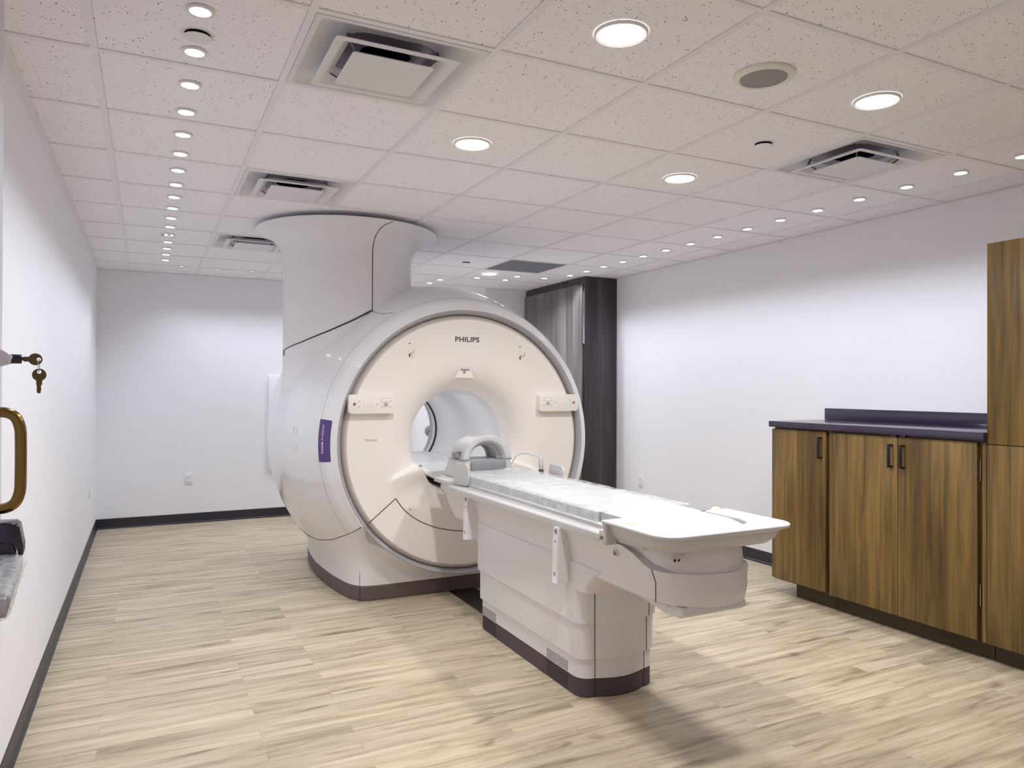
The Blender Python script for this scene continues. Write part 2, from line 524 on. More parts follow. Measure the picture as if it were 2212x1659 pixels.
def baseboard(name, poly_pts):
    bm = BM()
    prof = [(0.0, 0.0), (0.014, 0.0), (0.012, 0.010), (0.005, 0.016), (0.004, 0.096), (0.0, 0.100)]
    for (p, q, nrm) in poly_pts:
        p = Vector(p); q = Vector(q); nrm = Vector(nrm)
        s0 = [(p.x + nrm.x * d, p.y + nrm.y * d, z) for d, z in prof]
        s1 = [(q.x + nrm.x * d, q.y + nrm.y * d, z) for d, z in prof]
        loft(bm, [s0, s1])
    recalc(bm)
    struct(name, bm, M['basebd'])
baseboard('baseboard_left', [((XL, YF, 0), (XL, YB, 0), (1, 0, 0))])
baseboard('baseboard_back', [((XL, YB, 0), (3.64, YB, 0), (0, -1, 0)), ((3.64, 4.93, 0), (4.15, 4.93, 0), (0, -1, 0)), ((3.64, 4.93, 0), (3.64, YB, 0), (-1, 0, 0))])
baseboard('baseboard_right', [((XR, 0.95, 0), (XR, 3.58, 0), (-1, 0, 0))])

# ------------------------------------------------------------------ ceiling fixtures
def ordinal(k): return ['first', 'second', 'third', 'fourth', 'fifth', 'sixth', 'seventh', 'eighth', 'ninth', 'tenth', 'eleventh', 'twelfth', 'thirteenth', 'fourteenth', 'fifteenth', 'sixteenth', 'seventeenth'][k]

def make_spot():
    t = thing('recessed_spotlight', 'x', 'light', (0, 0, H))
    b = BM()
    lathe(b, [(0.031, -0.003), (0.038, -0.0035), (0.041, -0.001), (0.041, 0.004)], (0, 0, H), seg=32)
    recalc(b)
    obj('trim_ring', b, M['trim'], t)
    b = BM()
    lathe(b, [(0.031, -0.003), (0.030, 0.006), (0.028, 0.030)], (0, 0, H), seg=32, cap1=True)
    recalc(b)
    for f in b.faces: f.normal_flip()
    obj('baffle', b, M['diff'], t)
    # tilted lens: wall side is local -x
    b = BM()
    ring = []
    for k in range(28):
        a = 2 * PI * k / 28
        x = 0.0185 * math.cos(a) * (0.8 if math.cos(a) > 0 else 1.0) - 0.0095; y = 0.0225 * math.sin(a)
        ring.append(b.verts.new((x, y, H + 0.008 + 0.25 * x)))
    cen = b.verts.new((-0.0095, 0, H + 0.004))
    for k in range(28):
        b.faces.new((ring[(k + 1) % 28], ring[k], cen))
    obj('lens', b, M['glow2'], t)
    ld = bpy.data.lights.new('spot_lamp', 'SPOT')
    ld.energy = 8.8; ld.color = (0.82, 0.895, 1.0); ld.spot_size = math.radians(112); ld.spot_blend = 0.85; ld.shadow_soft_size = 0.03
    lo = bpy.data.objects.new('lamp', ld); COL.objects.link(lo); lo.parent = t
    lo.location = (-0.005, 0, -0.012)
    d = Vector((-math.sin(math.radians(8)), 0, -math.cos(math.radians(8))))
    lo.rotation_euler = d.to_track_quat('-Z', 'Y').to_euler()
    return t

proto = make_spot()
first = [True]
def put_spot(x, y, rz, label, group):
    if first[0]:
        proto.location = (x, y, H); proto.rotation_euler = (0, 0, rz); proto['label'] = label; proto['group'] = group; first[0] = False
        return proto
    return dup(proto, (x, y, H), label, rz, group)
for k, (x, y) in enumerate(LEFT_SPOTS):
    put_spot(x, y, 0, '%s small recessed spotlight from the camera in the row along the left wall' % ordinal(k), 'spotlights along the left wall')
for k, (x, y) in enumerate(RIGHT_SPOTS):
    put_spot(x, y, PI, '%s small recessed spotlight from the camera in the row along the right wall' % ordinal(k), 'spotlights along the right wall')
for k, (x, y) in enumerate(BACK_SPOTS):
    put_spot(x, y, -PI / 2, '%s small recessed spotlight from the left wall in the row along the back wall' % ordinal(k), 'spotlights along the back wall')
for k, (x, y) in enumerate(JOG_SPOTS):
    put_spot(x, y, [-2.4, -2.4, -2.4, -2.0, -PI / 2, -PI / 2][k], '%s small recessed spotlight left of the dark cupboard, counting from the cupboard' % ordinal(k), 'spotlights near the dark cupboard')

def make_down():
    t = thing('recessed_downlight', 'x', 'light', (0, 0, H))
    b = BM()
    lathe(b, [(0.073, -0.002), (0.082, -0.006), (0.087, -0.004), (0.088, 0.004)], (0, 0, H), seg=48); recalc(b)
    obj('trim_ring', b, M['trim'], t)
    b = BM()
    lathe(b, [(0.0001, -0.0045), (0.05, -0.004), (0.0735, -0.0015)], (0, 0, H), seg=48); recalc(b)
    for f in b.faces:
        f.normal_update()
    for f in b.faces:
        if f.normal.z > 0: f.normal_flip()
    obj('lens', b, M['glow'], t)
    ld = bpy.data.lights.new('down_lamp', 'AREA'); ld.shape = 'DISK'; ld.size = 0.14
    ld.energy = 11.0; ld.color = (0.975, 0.975, 0.985); ld.spread = math.radians(150)
    lo = bpy.data.objects.new('lamp', ld); COL.objects.link(lo); lo.parent = t; lo.location = (0, 0, -0.012)
    return t
dproto = make_down()
dl = ['large warm round downlight nearest the camera, in the middle of the ceiling',
      'large warm round downlight at right, beside the ceiling speaker and near the right vent',
      'large warm round downlight between the big left vent and the scanner',
      'large warm round downlight left of the right vent, over the patient table',
      'warm round downlight at the far end beside the grey return grille']
for k, (x, y) in enumerate(DOWN):
    if k == 0:
        dproto.location = (x, y, H); dproto['label'] = dl[0]; dproto['group'] = 'warm round downlights'
    else: dup(dproto, (x, y, H), dl[k], 0, 'warm round downlights')
for k, (x, y) in enumerate(DOWN_HIDDEN):
    dup(dproto, (x, y, H), ['warm round downlight behind the camera, left', 'warm round downlight behind the camera, right'][k], 0, 'warm round downlights')

def make_cover(r):
    t = thing('ceiling_cover_plate', 'x', 'cover plate', (0, 0, H))
    b = BM(); lathe(b, [(r - 0.002, -0.008), (r, -0.0065), (r, -0.005), (r - 0.003, -0.005)], (0, 0, H), seg=40, cap0=True, cap1=True); recalc(b)
    obj('disc', b, M['trim'], t)
    b = BM(); lathe(b, [(r - 0.010, -0.005), (r - 0.010, 0.02)], (0, 0, H), seg=40, cap1=True); recalc(b)
    obj('collar', b, M['dark'], t)
    return t
c0 = make_cover(0.043); c0.location = (COVERS[0][0], COVERS[0][1], H)
tag(c0, 'white round cover plate between the two nearest spotlights of the left row', 'cover plate', 'round ceiling cover plates')
dup(c0, (COVERS[1][0], COVERS[1][1], H), 'white round cover plate among the far spotlights of the left row', 0, 'round ceiling cover plates')
c1 = make_cover(0.042); c1.location = (COVERS[2][0], COVERS[2][1], H)
tag(c1, 'white round cover plate left of the right ceiling vent', 'cover plate', 'round ceiling cover plates')
dup(c1, (COVERS[3][0], COVERS[3][1], H), 'white round cover plate right of the scanner column, before the grey grille', 0, 'round ceiling cover plates')

t = thing('ceiling_speaker', 'round ceiling speaker with cream rim and grey mesh grille', 'speaker', (SPEAKER[0], SPEAKER[1], H))
b = BM(); lathe(b, [(0.084, -0.008), (0.088, -0.011), (0.098, -0.009), (0.108, -0.004), (0.110, 0.004)], (SPEAKER[0], SPEAKER[1], H), seg=56); recalc(b)
obj('rim', b, M['spkrim'], t)
b = BM(); lathe(b, [(0.0001, -0.009), (0.04, -0.0088), (0.085, -0.0075)], (SPEAKER[0], SPEAKER[1], H), seg=56); recalc(b)
for f in b.faces:
    f.normal_update()
    if f.normal.z > 0: f.normal_flip()
obj('mesh_grille', b, M['spk'], t)

def sq(s, z, r, seg=5):
    return [(x, y, z) for x, y in rrect(-s, s, -s, s, r, seg)]
def make_vent():
    t = thing('ceiling_vent', 'x', 'vent', (0, 0, H))
    s = 0.2915
    b = BM(); loft(b, [sq(s, H + 0.004, 0.004), sq(s, H - 0.001, 0.004), sq(0.272, H - 0.001, 0.02)], cap0=False, cap1=False)
    loft(b, [sq(0.272, H - 0.001, 0.02), sq(0.264, H + 0.008, 0.03), sq(0.240, H + 0.023, 0.05), sq(0.205, H + 0.032, 0.06), sq(0.165, H + 0.035, 0.08)], cap0=False, cap1=False)
    recalc(b)
    for f in b.faces:
        f.normal_update()
    obj('frame', b, M['diff'], t)
    b = BM()
    secs = []
    n = len(sq(0.165, 0, 0.08))
    s0 = sq(0.165, H + 0.035, 0.08)
    s1 = []
    for (x, y, z) in s0:
        a = math.atan2(y, x); s1.append((0.100 * math.cos(a), 0.100 * math.sin(a), H + 0.035))
    s2 = [(x, y, H + 0.2) for x, y, z in s1]
    loft(b, [s0, s1], cap0=False, cap1=False, mat=0)
    loft(b, [s1, s2], cap0=False, cap1=True, mat=1)
    recalc(b)
    obj('duct_collar', b, [M['duct'], M['dark']], t)
    b = BM()
    loft(b, [sq(0.214, H - 0.016, 0.012), sq(0.215, H - 0.019, 0.012), sq(0.188, H - 0.019, 0.012), sq(0.180, H - 0.012, 0.02), sq(0.170, H + 0.000, 0.03), sq(0.154, H + 0.008, 0.04),
             sq(0.155, H + 0.011, 0.04), sq(0.174, H + 0.003, 0.03), sq(0.191, H - 0.008, 0.02), sq(0.214, H - 0.016, 0.012)], cap0=False, cap1=False)
    recalc(b)
    obj('middle_cone', b, M['diff'], t)
    b = BM()
    loft(b, [sq(0.142, H - 0.024, 0.012), sq(0.1435, H - 0.028, 0.012), sq(0.125, H - 0.0285, 0.012), sq(0.07, H - 0.024, 0.03), sq(0.03, H - 0.0225, 0.029)], cap0=True, cap1=True)
    recalc(b)
    obj('centre_plate', b, M['diff'], t)
    b = BM()
    for (sx, sy) in ((1, 1), (1, -1), (-1, 1), (-1, -1)):
        tube(b, [(0.155 * sx, 0.13 * sy, H + 0.034), (0.165 * sx, 0.14 * sy, H + 0.004)], 0.006, 6)
        tube(b, [(0.155 * sx, 0.145 * sy, H + 0.006), (0.125 * sx, 0.12 * sy, H - 0.020)], 0.004, 6)
    obj('support_bracket', b, M['duct'], t)
    return t
v0 = make_vent()
vl = ['large square white ceiling vent nearest the camera at upper left', 'white square ceiling vent second back on the left, before the scanner column',
      'farthest white square ceiling vent at left, partly hidden by the scanner column', 'white square ceiling vent at right near the right wall spotlights']
for k, (i, j) in enumerate(VENTS):
    p = ((i + 0.5) * T, (j + 0.5) * T, H)
    if k == 0: v0.location = p; v0['label'] = vl[0]; v0['group'] = 'square ceiling vents'
    else: dup(v0, p, vl[k], 0, 'square ceiling vents')

i, j = GRILLE
gx, gy = (i + 0.5) * T, (j + 0.5) * T
t = thing('return_air_grille', 'flat grey square return grille in the ceiling near the dark cupboard', 'grille', (gx, gy, H))
b = BM(); box(b, gx - 0.2915, gx + 0.2915, gy - 0.2915, gy + 0.2915, H + 0.002, H + 0.012); obj('panel', b, M['grille'], t)
b = BM()
for k in range(22):
    yy = gy - 0.27 + 0.54 * k / 21
    box(b, gx - 0.275, gx + 0.275, yy - 0.003, yy + 0.003, H - 0.001, H + 0.002)
obj('louvre', b, M['grille'], t)

# ------------------------------------------------------------------ MRI scanner
XC, ZC = 2.11, 1.03
_pp = [(1.74, .895), (1.76, .915), (1.80, .955), (1.88, .992), (2.0, 1.036), (2.15, 1.085), (2.3, 1.12), (2.5, 1.145), (2.69, 1.15)]
_dense = [(p.x, p.y) for p in smoothpts([(a, b_, 0) for a, b_ in _pp], 5)]
_half = lerp_table(_dense)
def RS(y): return _half(y if y <= 2.69 else 5.38 - y)
def shellpt(y, z, side=-1, off=0.0):
    r = RS(y) + off
    return (XC + side * math.sqrt(max(r * r - (z - ZC) ** 2, 0)), y, z)
def shelltop(x, y, off=0.0):
    r = RS(y) + off
    return (x, y, ZC + math.sqrt(max(r * r - (x - XC) ** 2, 0)))

mri = thing('mri_scanner', 'large glossy white round MRI scanner with purple side label and ceiling column', 'MRI scanner', (XC, 2.69, 0))
b = BM()
ys = [p[0] for p in _dense]; ys = ys + [5.38 - y for y in reversed(ys[:-1])]
prof = [(0.888, 1.80), (0.888, 1.742), (0.893, 1.738)] + [(RS(y), y) for y in ys] + [(0.88, 3.645), (0.40, 3.645)]
_zs = lerp_table([(1.738, .517), (1.783, .483), (1.87, .447), (2.067, .385), (2.292, .344), (2.69, .335)])
def zseam(y): return _zs(y if y <= 2.69 else 5.38 - y)
secs = []
for r, y in prof:
    a0 = math.asin(max(-1, min(1, (zseam(max(y, 1.738)) - .004 - ZC) / max(r, .6)))) if r > .6 else -PI / 2
    secs.append([(XC + r * math.cos(a0 + (PI - 2 * a0) * k / 170), y, ZC + r * math.sin(a0 + (PI - 2 * a0) * k / 170)) for k in range(171)])
loft(b, secs, closed=False, cap0=False, cap1=False)
recalc(b)
tube(b, [(XC + RS(1.847) * math.cos(2 * PI * k / 120), 1.847, ZC + RS(1.847) * math.sin(2 * PI * k / 120)) for k in range(-12, 73)], 0.0014, 6, 1)
bs = [shellpt(1.742 + .0948 * k / 2, zseam(1.742 + .0948 * k / 2) - .001) for k in range(0, 40)]
for sd in (-1, 1):
    tube(b, [(XC + sd * (XC - p[0]), p[1], p[2]) for p in bs], 0.0026, 6, 2)
# oval access cap outline on the left flank
oc = []
for k in range(40):
    a = 2 * PI * k / 40
    yy = 2.125 + 0.022 * math.cos(a); zz = 1.055 + 0.022 * math.sin(a) + (0.055 if math.sin(a) > 0 else -0.055)
    oc.append(shellpt(yy, zz))
tube(b, oc, 0.0014, 6, 1, True)
obj('body_shell', b, [M['shell'], M['seamlt'], M['seam']], mri, 40)

b = BM()
lathe(b, [(0.8885, 1.750), (0.886, 1.742), (0.882, 1.740), (0.876, 1.746), (0.862, 1.776), (0.860, 1.81), (0.8885, 1.86), (0.8885, 1.750)], (XC, 0, ZC), 'Y', 160); recalc(b)
obj('rim_ring', b, M['rim'], mri)

# front cover
fp = [(.351, 2.0), (.353, 1.955), (.360, 1.915), (.375, 1.872), (.40, 1.83), (.43, 1.80), (.47, 1.775), (.51, 1.763), (.56, 1.757), (.60, 1.755)]
fp += [(.60 + .012 * k, 1.755) for k in range(1, 19)] + [(.826, 1.755), (.834, 1.757), (.842, 1.765), (.850, 1.778), (.860, 1.80)]
b = BM()
NS = 288
secs = []
for r, y in fp:
    ring = []
    for k in range(NS):
        a = 2 * PI * k / NS
        x = XC + r * math.cos(a); z = ZC + r * math.sin(a); yy = y
        dx = abs(x - XC)
        ridge = 0.892 - max(0, dx - 0.34) * 0.39
        if z < 0.95 and r > 0.354:
            w = sst((ridge - z) / 0.016) * (1 - sst((0.86 - z) / 0.19)) * (1 - sst((dx - 0.46) / 0.12))
            yy += (1.722 - yy) * w * (sst((r - .354) / .02) if r < .38 else 1.0)
        ring.append((x, yy, z))
    secs.append(ring)
loft(b, secs, cap0=False, cap1=False)
for f in b.faces:
    if (f.calc_center_median() - Vector((XC, 0, ZC))).xz.length > 0.829: f.material_index = 1
recalc(b)
for f in b.faces: f.normal_update()
# lower cover seam lines
def onf(x, z): return (x, 1.7535, z)
sm = [onf(1.421, .527), onf(1.602, .677)]
tube(b, sm, 0.0026, 6, 2)
sm = smoothpts([onf(1.602, .677), onf(1.66, .60), onf(1.744, .531), onf(1.85, .478), onf(1.937, .451), onf(2.03, .432), onf(2.11, .426)], 6)
tube(b, sm, 0.0026, 6, 2)
tube(b, [(2 * XC - p[0], p[1], p[2]) for p in sm], 0.0026, 6, 2)
tube(b, [onf(2 * XC - 1.421, .527), onf(2 * XC - 1.602, .677)], 0.0026, 6, 2)
tube(b, [(1.70, 1.7545, .60), (1.70, 1.7525, .60)], 0.004, 8, 2)
obj('front_cover', b, [M['cream'], M['rim2'], M['seam']], mri, 40)

b = BM()
lathe(b, [(.351, 2.0), (.3515, 2.004), (.35, 2.008), (.35, 3.25), (.352, 3.30), (.358, 3.34)], (XC, 0, ZC), 'Y', 96)
lathe(b, [(.3535, 1.998), (.352, 2.001), (.3535, 2.006)], (XC, 0, ZC), 'Y', 96, 1)
obj('bore_liner', b, [M['bore'], M['seamlt']], mri, 40)
for f in mri.children[-1].data.polygons: pass
b = BM(); lathe(b, [(.3585, 3.338), (.346, 3.340), (.346, 3.352), (.372, 3.352)], (XC, 0, ZC), 'Y', 96)
obj('bore_seal', b, M['black'], mri)
b = BM(); lathe(b, [(.352, 3.352), (.358, 3.42), (.385, 3.52), (.42, 3.60), (.46, 3.648)], (XC, 0, ZC), 'Y', 96)
obj('rear_flare', b, M['bore'], mri, 40)
for yy in (2.25, 3.0):
    ld = bpy.data.lights.new('bore_lamp', 'AREA'); ld.shape = 'RECTANGLE'; ld.size = .30; ld.size_y = .35; ld.energy = 0.75; ld.color = (0.97, 0.98, 1.0)
    lo = bpy.data.objects.new('lamp', ld); COL.objects.link(lo); lo.parent = mri; lo.location = Vector((XC, yy, ZC + .315)) - wpos(mri)
# patient bridge in the bore
b = BM()
prism(b, [(-.27, .815), (-.245, .80), (-.20, .775), (.20, .775), (.245, .80), (.27, .815), (.27, .83), (.235, .835), (.225, .826), (-.225, .826), (-.235, .835), (-.27, .83)], 1.86, 3.36, 'Y', bev=0.002)
for v in b.verts: v.co.x += XC
for zz in (0.812, 0.790):
    tube(b, [(XC - .262 if zz > .8 else XC - .225, 1.88, zz), (XC - .262 if zz > .8 else XC - .225, 3.34, zz)], 0.0015, 6, 1)
obj('bore_bridge', b, [M['bore'], M['seamlt']], mri, 30)

# base cover
q_low = [(0.0, 1.869), (0.25, 1.869), (0.42, 1.870), (0.52, 1.871), (0.60, 1.875), (0.655, 1.885), (0.70, 1.905), (0.735, 1.96), (0.765, 2.06), (0.802, 2.33), (0.823, 2.69)]
def _w(y, z): return math.sqrt(RS(y) ** 2 - (z - ZC) ** 2)
q_top = [(0.0, 1.80, .155), (0.25, 1.80, .185), (0.45, 1.785, .27), (0.60, 1.762, .40), (0.702, 1.744, .517)]
q_top += [(_w(y, zseam(y)), y, zseam(y)) for y in (1.783, 1.87, 1.96, 2.067, 2.33, 2.69)]
def outline(q):
    p = [tuple(v) for v in smoothpts([(a[0], a[1], a[2] if len(a) > 2 else 0) for a in q], 5)]
    front_left = [(XC - w, y, z) for w, y, z in reversed(p)]
    front_right = [(XC + w, y, z) for w, y, z in p[1:]]
    back_right = [(XC + w, 5.38 - y, z) for w, y, z in reversed(p[:-1])]
    back_left = [(XC - w, 5.38 - y, z) for w, y, z in p[1:-1]]
    return front_left + front_right + back_right + back_left
OL, OT = outline(q_low), outline(q_top)
def base_sec(t):
    s = t ** 2.1
    return [(a + (d - a) * s, c + (e - c) * s, .098 + (f - .098) * t) for (a, c, _), (d, e, f) in zip(OL, OT)]
def plinth_sec(z, inset):
    out = []
    for a, c, _ in OL:
        v = Vector((a - XC, c - 2.69)); v *= (1 - inset / v.length); out.append((XC + v.x, 2.69 + v.y, z))
    return out
b = BM()
loft(b, [base_sec(k / 12) for k in range(13)])
recalc(b)
tube(b, smoothpts([(1.409, 1.904, .098), (1.407, 1.903, .18), (1.398, 1.899, .25), (1.372, 1.890, .34), (1.318, 1.869, .446)], 6), 0.0016, 6, 1)
obj('base_cover', b, [M['shell2'], M['seam']], mri, 40)
b = BM()
loft(b, [plinth_sec(0.0, 0.006), plinth_sec(0.004, 0.0), plinth_sec(0.090, -0.002), plinth_sec(0.096, 0.004)])
recalc(b)
tube(b, [(1.4075, 1.903, .0), (1.4075, 1.903, .094)], 0.0024, 6, 1)
obj('base_plinth', b, [M['brown'], M['seam']], mri, 40)

# ceiling column
CCX, CCY, CR = 1.475, 2.52, 0.455
cp = [(.470, 1.20), (.472, 1.30), (.469, 1.38), (.463, 1.46), (.457, 1.55), (CR, 1.66), (CR, 2.28), (.457, 2.32), (.468, 2.365), (.497, 2.415), (.545, 2.458), (.60, 2.487), (.632, 2.497), (.642, 2.503), (.640, 2.510)]
crad = lerp_table([(z, r) for r, z in cp])
b = BM(); lathe(b, cp, (CCX, CCY, 0), 'Z', 96, cap0=True, cap1=True); recalc(b)
def colpt(deg, z, off=0.0):
    r = crad(z) + off
    return (CCX + r * math.cos(math.radians(deg)), CCY + r * math.sin(math.radians(deg)), z)
# seam between column and body
ztab = lerp_table([(176, 1.648), (190, 1.662), (214, 1.70), (228, 1.737), (242, 1.778), (260, 1.845), (277, 1.92)])
sp = []
for k in range(41):
    deg = 176 + (277 - 176) * k / 40
    x, y, _ = colpt(deg, 1.7, 0.0005)
    rr = RS(y) ** 2 - (x - XC) ** 2
    z = ZC + math.sqrt(rr) if rr > 0 else 0
    z = max(z + 0.002, ztab(deg))
    sp.append(Vector((x, y, z)))
for _ in range(3):
    sp = [sp[0]] + [(sp[k - 1] + sp[k] * 2 + sp[k + 1]) / 4 for k in range(1, len(sp) - 1)] + [sp[-1]]
tube(b, sp, [0.003 + 0.004 * k / 40 for k in range(41)], 6, 1)
vs_ = [colpt(277, sp[-1].z), colpt(277, 2.1), colpt(277, 2.30), colpt(277, 2.37), colpt(277.3, 2.42), colpt(278.5, 2.46), colpt(280.5, 2.485), colpt(283, 2.50)]
tube(b, smoothpts(vs_, 5), 0.0034, 6, 1)
tube(b, smoothpts([tuple(sp[-1]), shelltop(1.535, 2.03), shelltop(1.56, 1.95), shelltop(1.60, 1.895), shelltop(1.625, 1.875)], 5), 0.0018, 6, 1)
# small clip under the seam
box(b, CCX - CR - 0.004, CCX - CR + 0.03, 2.48, 2.52, 1.615, 1.65, 2)
obj('ceiling_column', b, [M['shell2'], M['seam'], M['grey']], mri, 40)

# side label
def patch(bm, y0, y1, a0, a1, off, ny=8, na=16, mi=0):
    rows = []
    for i in range(na + 1):
        a = math.radians(a0 + (a1 - a0) * i / na)
        rows.append([bm.verts.new((XC - (RS(y0 + (y1 - y0) * j / ny) + off) * math.cos(a), y0 + (y1 - y0) * j / ny, ZC + (RS(y0 + (y1 - y0) * j / ny) + off) * math.sin(a))) for j in range(ny + 1)])
    for r0, r1 in zip(rows[:-1], rows[1:]):
        for j in range(ny):
            f = bm.faces.new((r0[j], r0[j + 1], r1[j + 1], r1[j])); f.material_index = mi
b = BM(); patch(b, 1.768, 1.852, -6.2, 9.7, 0.0022); recalc(b)
lab = obj('model_label', b, M['purple'], mri, 40); lab['label'] = 'purple label with white lettering'

def textmesh(s, size, bold=0.0, spacing=1.0):
    cu = bpy.data.curves.new('txt', 'FONT'); cu.body = s; cu.size = size; cu.offset = bold; cu.space_character = spacing
    cu.resolution_u = 3
    o = bpy.data.objects.new('txt', cu)
    me = bpy.data.meshes.new_from_object(o)
    bpy.data.objects.remove(o); bpy.data.curves.remove(cu)
    t = BM(); t.from_mesh(me); bpy.data.meshes.remove(me)
    return t
def fit_text(t, w, h=None):
    xs = [v.co.x for v in t.verts]; ys_ = [v.co.y for v in t.verts]
    sx = w / (max(xs) - min(xs)); sy = sx if h is None else h / (max(ys_) - min(ys_))
    x0, y0 = min(xs), min(ys_)
    for v in t.verts: v.co = Vector(((v.co.x - x0) * sx, (v.co.y - y0) * sy, 0))
def text_front(name, s, x, z, w, h, y, m, parent, bold=0.0, spacing=1.0):
    t = textmesh(s, 1.0, bold, spacing); fit_text(t, w, h)
    for v in t.verts: v.co = Vector((x + v.co.x, y, z + v.co.y))
    t2 = BM(); join(t2, t)
    r = bmesh.ops.extrude_face_region(t2, geom=t2.faces[:])
    for e in r['geom']:
        if isinstance(e, bmesh.types.BMVert): e.co.y -= 0.0008
    return obj(name, t2, m, parent, None)
text_front('brand_lettering', 'PHILIPS', 2.012, 1.704, 0.176, 0.035, 1.7545, M['ink'], mri, 0.022, 1.05)
text_front('small_lettering', 'BlueSeal', 1.402, 1.052, 0.076, 0.016, 1.7545, M['inklt'], mri, 0.01)
t = textmesh('Ingenia', 1.0, 0.02)
t1w = max(v.co.x for v in t.verts)
t2_ = textmesh('Ambition', 1.0, 0.0)
for v in t2_.verts: v.co.x += t1w + 0.28
join(t, t2_)
fit_text(t, 0.180)
hh = max(v.co.y for v in t.verts)
for v in t.verts:
    s, u = v.co.x, v.co.y
    a = (-0.088 + 0.03 + s - 0.022) / 0.97 + math.radians(1.75) - 0.0
    y = 1.812 - hh / 2 + u
    r = RS(y) + 0.0032
    v.co = Vector((XC - r * math.cos(a), y, ZC + r * math.sin(a)))
obj('label_lettering', t, M['letter'], lab, None)

# laser window niche above the bore
b = BM()
loft(b, [[(2.043 + .0, 1.7546, 1.521), (2.121, 1.7546, 1.521), (2.15, 1.7546, 1.462), (2.007, 1.7546, 1.462)],
         [(2.048, 1.7535, 1.521), (2.117, 1.7535, 1.521), (2.142, 1.7535, 1.462), (2.014, 1.7535, 1.462)]], cap0=False)
f = [bm_f for bm_f in b.faces][0]
for f in b.faces: f.material_index = 0
box(b, 2.050, 2.116, 1.7518, 1.754, 1.510, 1.520, 1)
recalc(b)
obj('laser_window', b, [M['cream'], M['grey']], mri, None)
def triangle_sign(bm, fn, s, mi_out=1, mi_in=0):
    """warning triangle; fn maps (u,v,depth) to world"""
    a = [(-s / 2, 0), (s / 2, 0), (0, s * .9)]
    f = bm.faces.new([bm.verts.new(fn(u, v, 0)) for u, v in a]); f.material_index = mi_out
    c = (0, s * .3)
    f = bm.faces.new([bm.verts.new(fn(c[0] + (u - c[0]) * .72, c[1] + (v - c[1]) * .72, 0.0003)) for u, v in a]); f.material_index = mi_in
    for (uu, v0, v1, w) in ((0, .28, .52, .05), (0, .14, .22, .05)):
        f = bm.faces.new([bm.verts.new(fn(uu + du * s * w, s * vv, 0.0006)) for du, vv in ((-1, v0), (1, v0), (1, v1), (-1, v1))]); f.material_index = mi_out
b = BM(); triangle_sign(b, lambda u, v, d: (2.078 + u, 1.7512 - d, 1.493 + v), 0.024)
obj('warning_sign', b, [M['yellow'], M['ink']], mri, None)
b = BM()
def fn2(u, v, d): return (1.757 + u, 1.7190 - d, 0.879 + v * 0.5)
triangle_sign(b, fn2, 0.032); 
obj('warning_sign', b, [M['yellow'], M['ink']], mri, None)

# hooks
def hook(x):
    b = BM()
    prism(b, [(x - .008, 1.588), (x + .010, 1.588), (x + .010, 1.69), (x - .008, 1.69)], 1.7555, 1.7528, 'Y', 0, 0.001)
    tube(b, [(x, 1.753, 1.683), (x, 1.7512, 1.683)], 0.004, 8, 1)
    tube(b, [(x, 1.753, 1.606), (x, 1.7512, 1.606)], 0.0045, 8, 1)
    box(b, x - .003, x + .003, 1.7505, 1.753, 1.594, 1.616, 1)
    tube(b, smoothpts([(x + .004, 1.752, 1.618), (x + .010, 1.735, 1.617), (x + .012, 1.712, 1.618), (x + .012, 1.704, 1.626), (x + .012, 1.704, 1.640)], 4), 0.004, 8, 2)
    return obj('coat_hook', b, [M['cream'], M['black'], M['rim2']], mri, 35)
hook(1.692); hook(2.498)

# control panels
def panel(x0, x1, z0, z1, mirror):
    yF = 1.735
    b = BM(); prism(b, rrect(x0, x1, z0, z1, .018), 1.757, yF - .028, 'Y', 0, 0.004, 3); yF -= .028
    p = obj('control_panel', b, M['cream'], mri, 35)
    w = x1 - x0
    X = (lambda u: x1 - u * w) if mirror else (lambda u: x0 + u * w)
    Z = lambda v: z0 + v * (z1 - z0)
    b = BM(); lathe(b, [(.0085, 0.0), (.0085, -.003), (.0045, -.0032)], (X(.115), yF, Z(.5)), 'Y', 24, 0); lathe(b, [(.0046, -.003), (.0001, -.0038)], (X(.115), yF, Z(.5)), 'Y', 24, 1); recalc(b)
    eb = obj('stop_button', b, [M['red'], M['pink']], p); eb['label'] = 'dark red round button with pale centre'
    for (u, v) in ((.21, .64), (.21, .36), (.70, .64), (.70, .36), (.885, .64), (.885, .36), (.595, .5)):
        b = BM(); lathe(b, [(.0050, 0), (.0048, -.003), (.002, -.0045)], (X(u), yF, Z(v)), 'Y', 12, 0, False, True); recalc(b)
        obj('button', b, M['rail'], p)
    for u in (.33, .42, .505):
        b = BM(); prism(b, rrect(X(u) - .006, X(u) + .006, Z(.34), Z(.66), .005, 3), yF + .001, yF - .003, 'Y', 0, 0.001); obj('rocker_key', b, M['cream'], p)
    b = BM(); lathe(b, [(.014, 0), (.012, -.006), (.010, -.016), (.004, -.018)], (X(.795), yF, Z(.52)), 'Y', 24, 0, False, True); recalc(b)
    obj('joystick', b, M['rail'], p)
    b = BM(); box(b, min(X(.67), X(.91)), max(X(.67), X(.91)), yF - .0006, yF + .001, Z(.80), Z(.815)); obj('marking', b, M['inklt'], p)
panel(1.286, 1.586, 1.230, 1.350, False)
panel(2.632, 2.946, 1.230, 1.350, True)

# floor plate between table and scanner
b = BM(); box(b, 2.015, 2.205, 1.05, 1.90, 0.0, 0.004, 0, 0.001)
tag(obj('floor_cover_plate', b, M['plate']), 'dark floor plate between the scanner base and the patient table', 'floor plate')

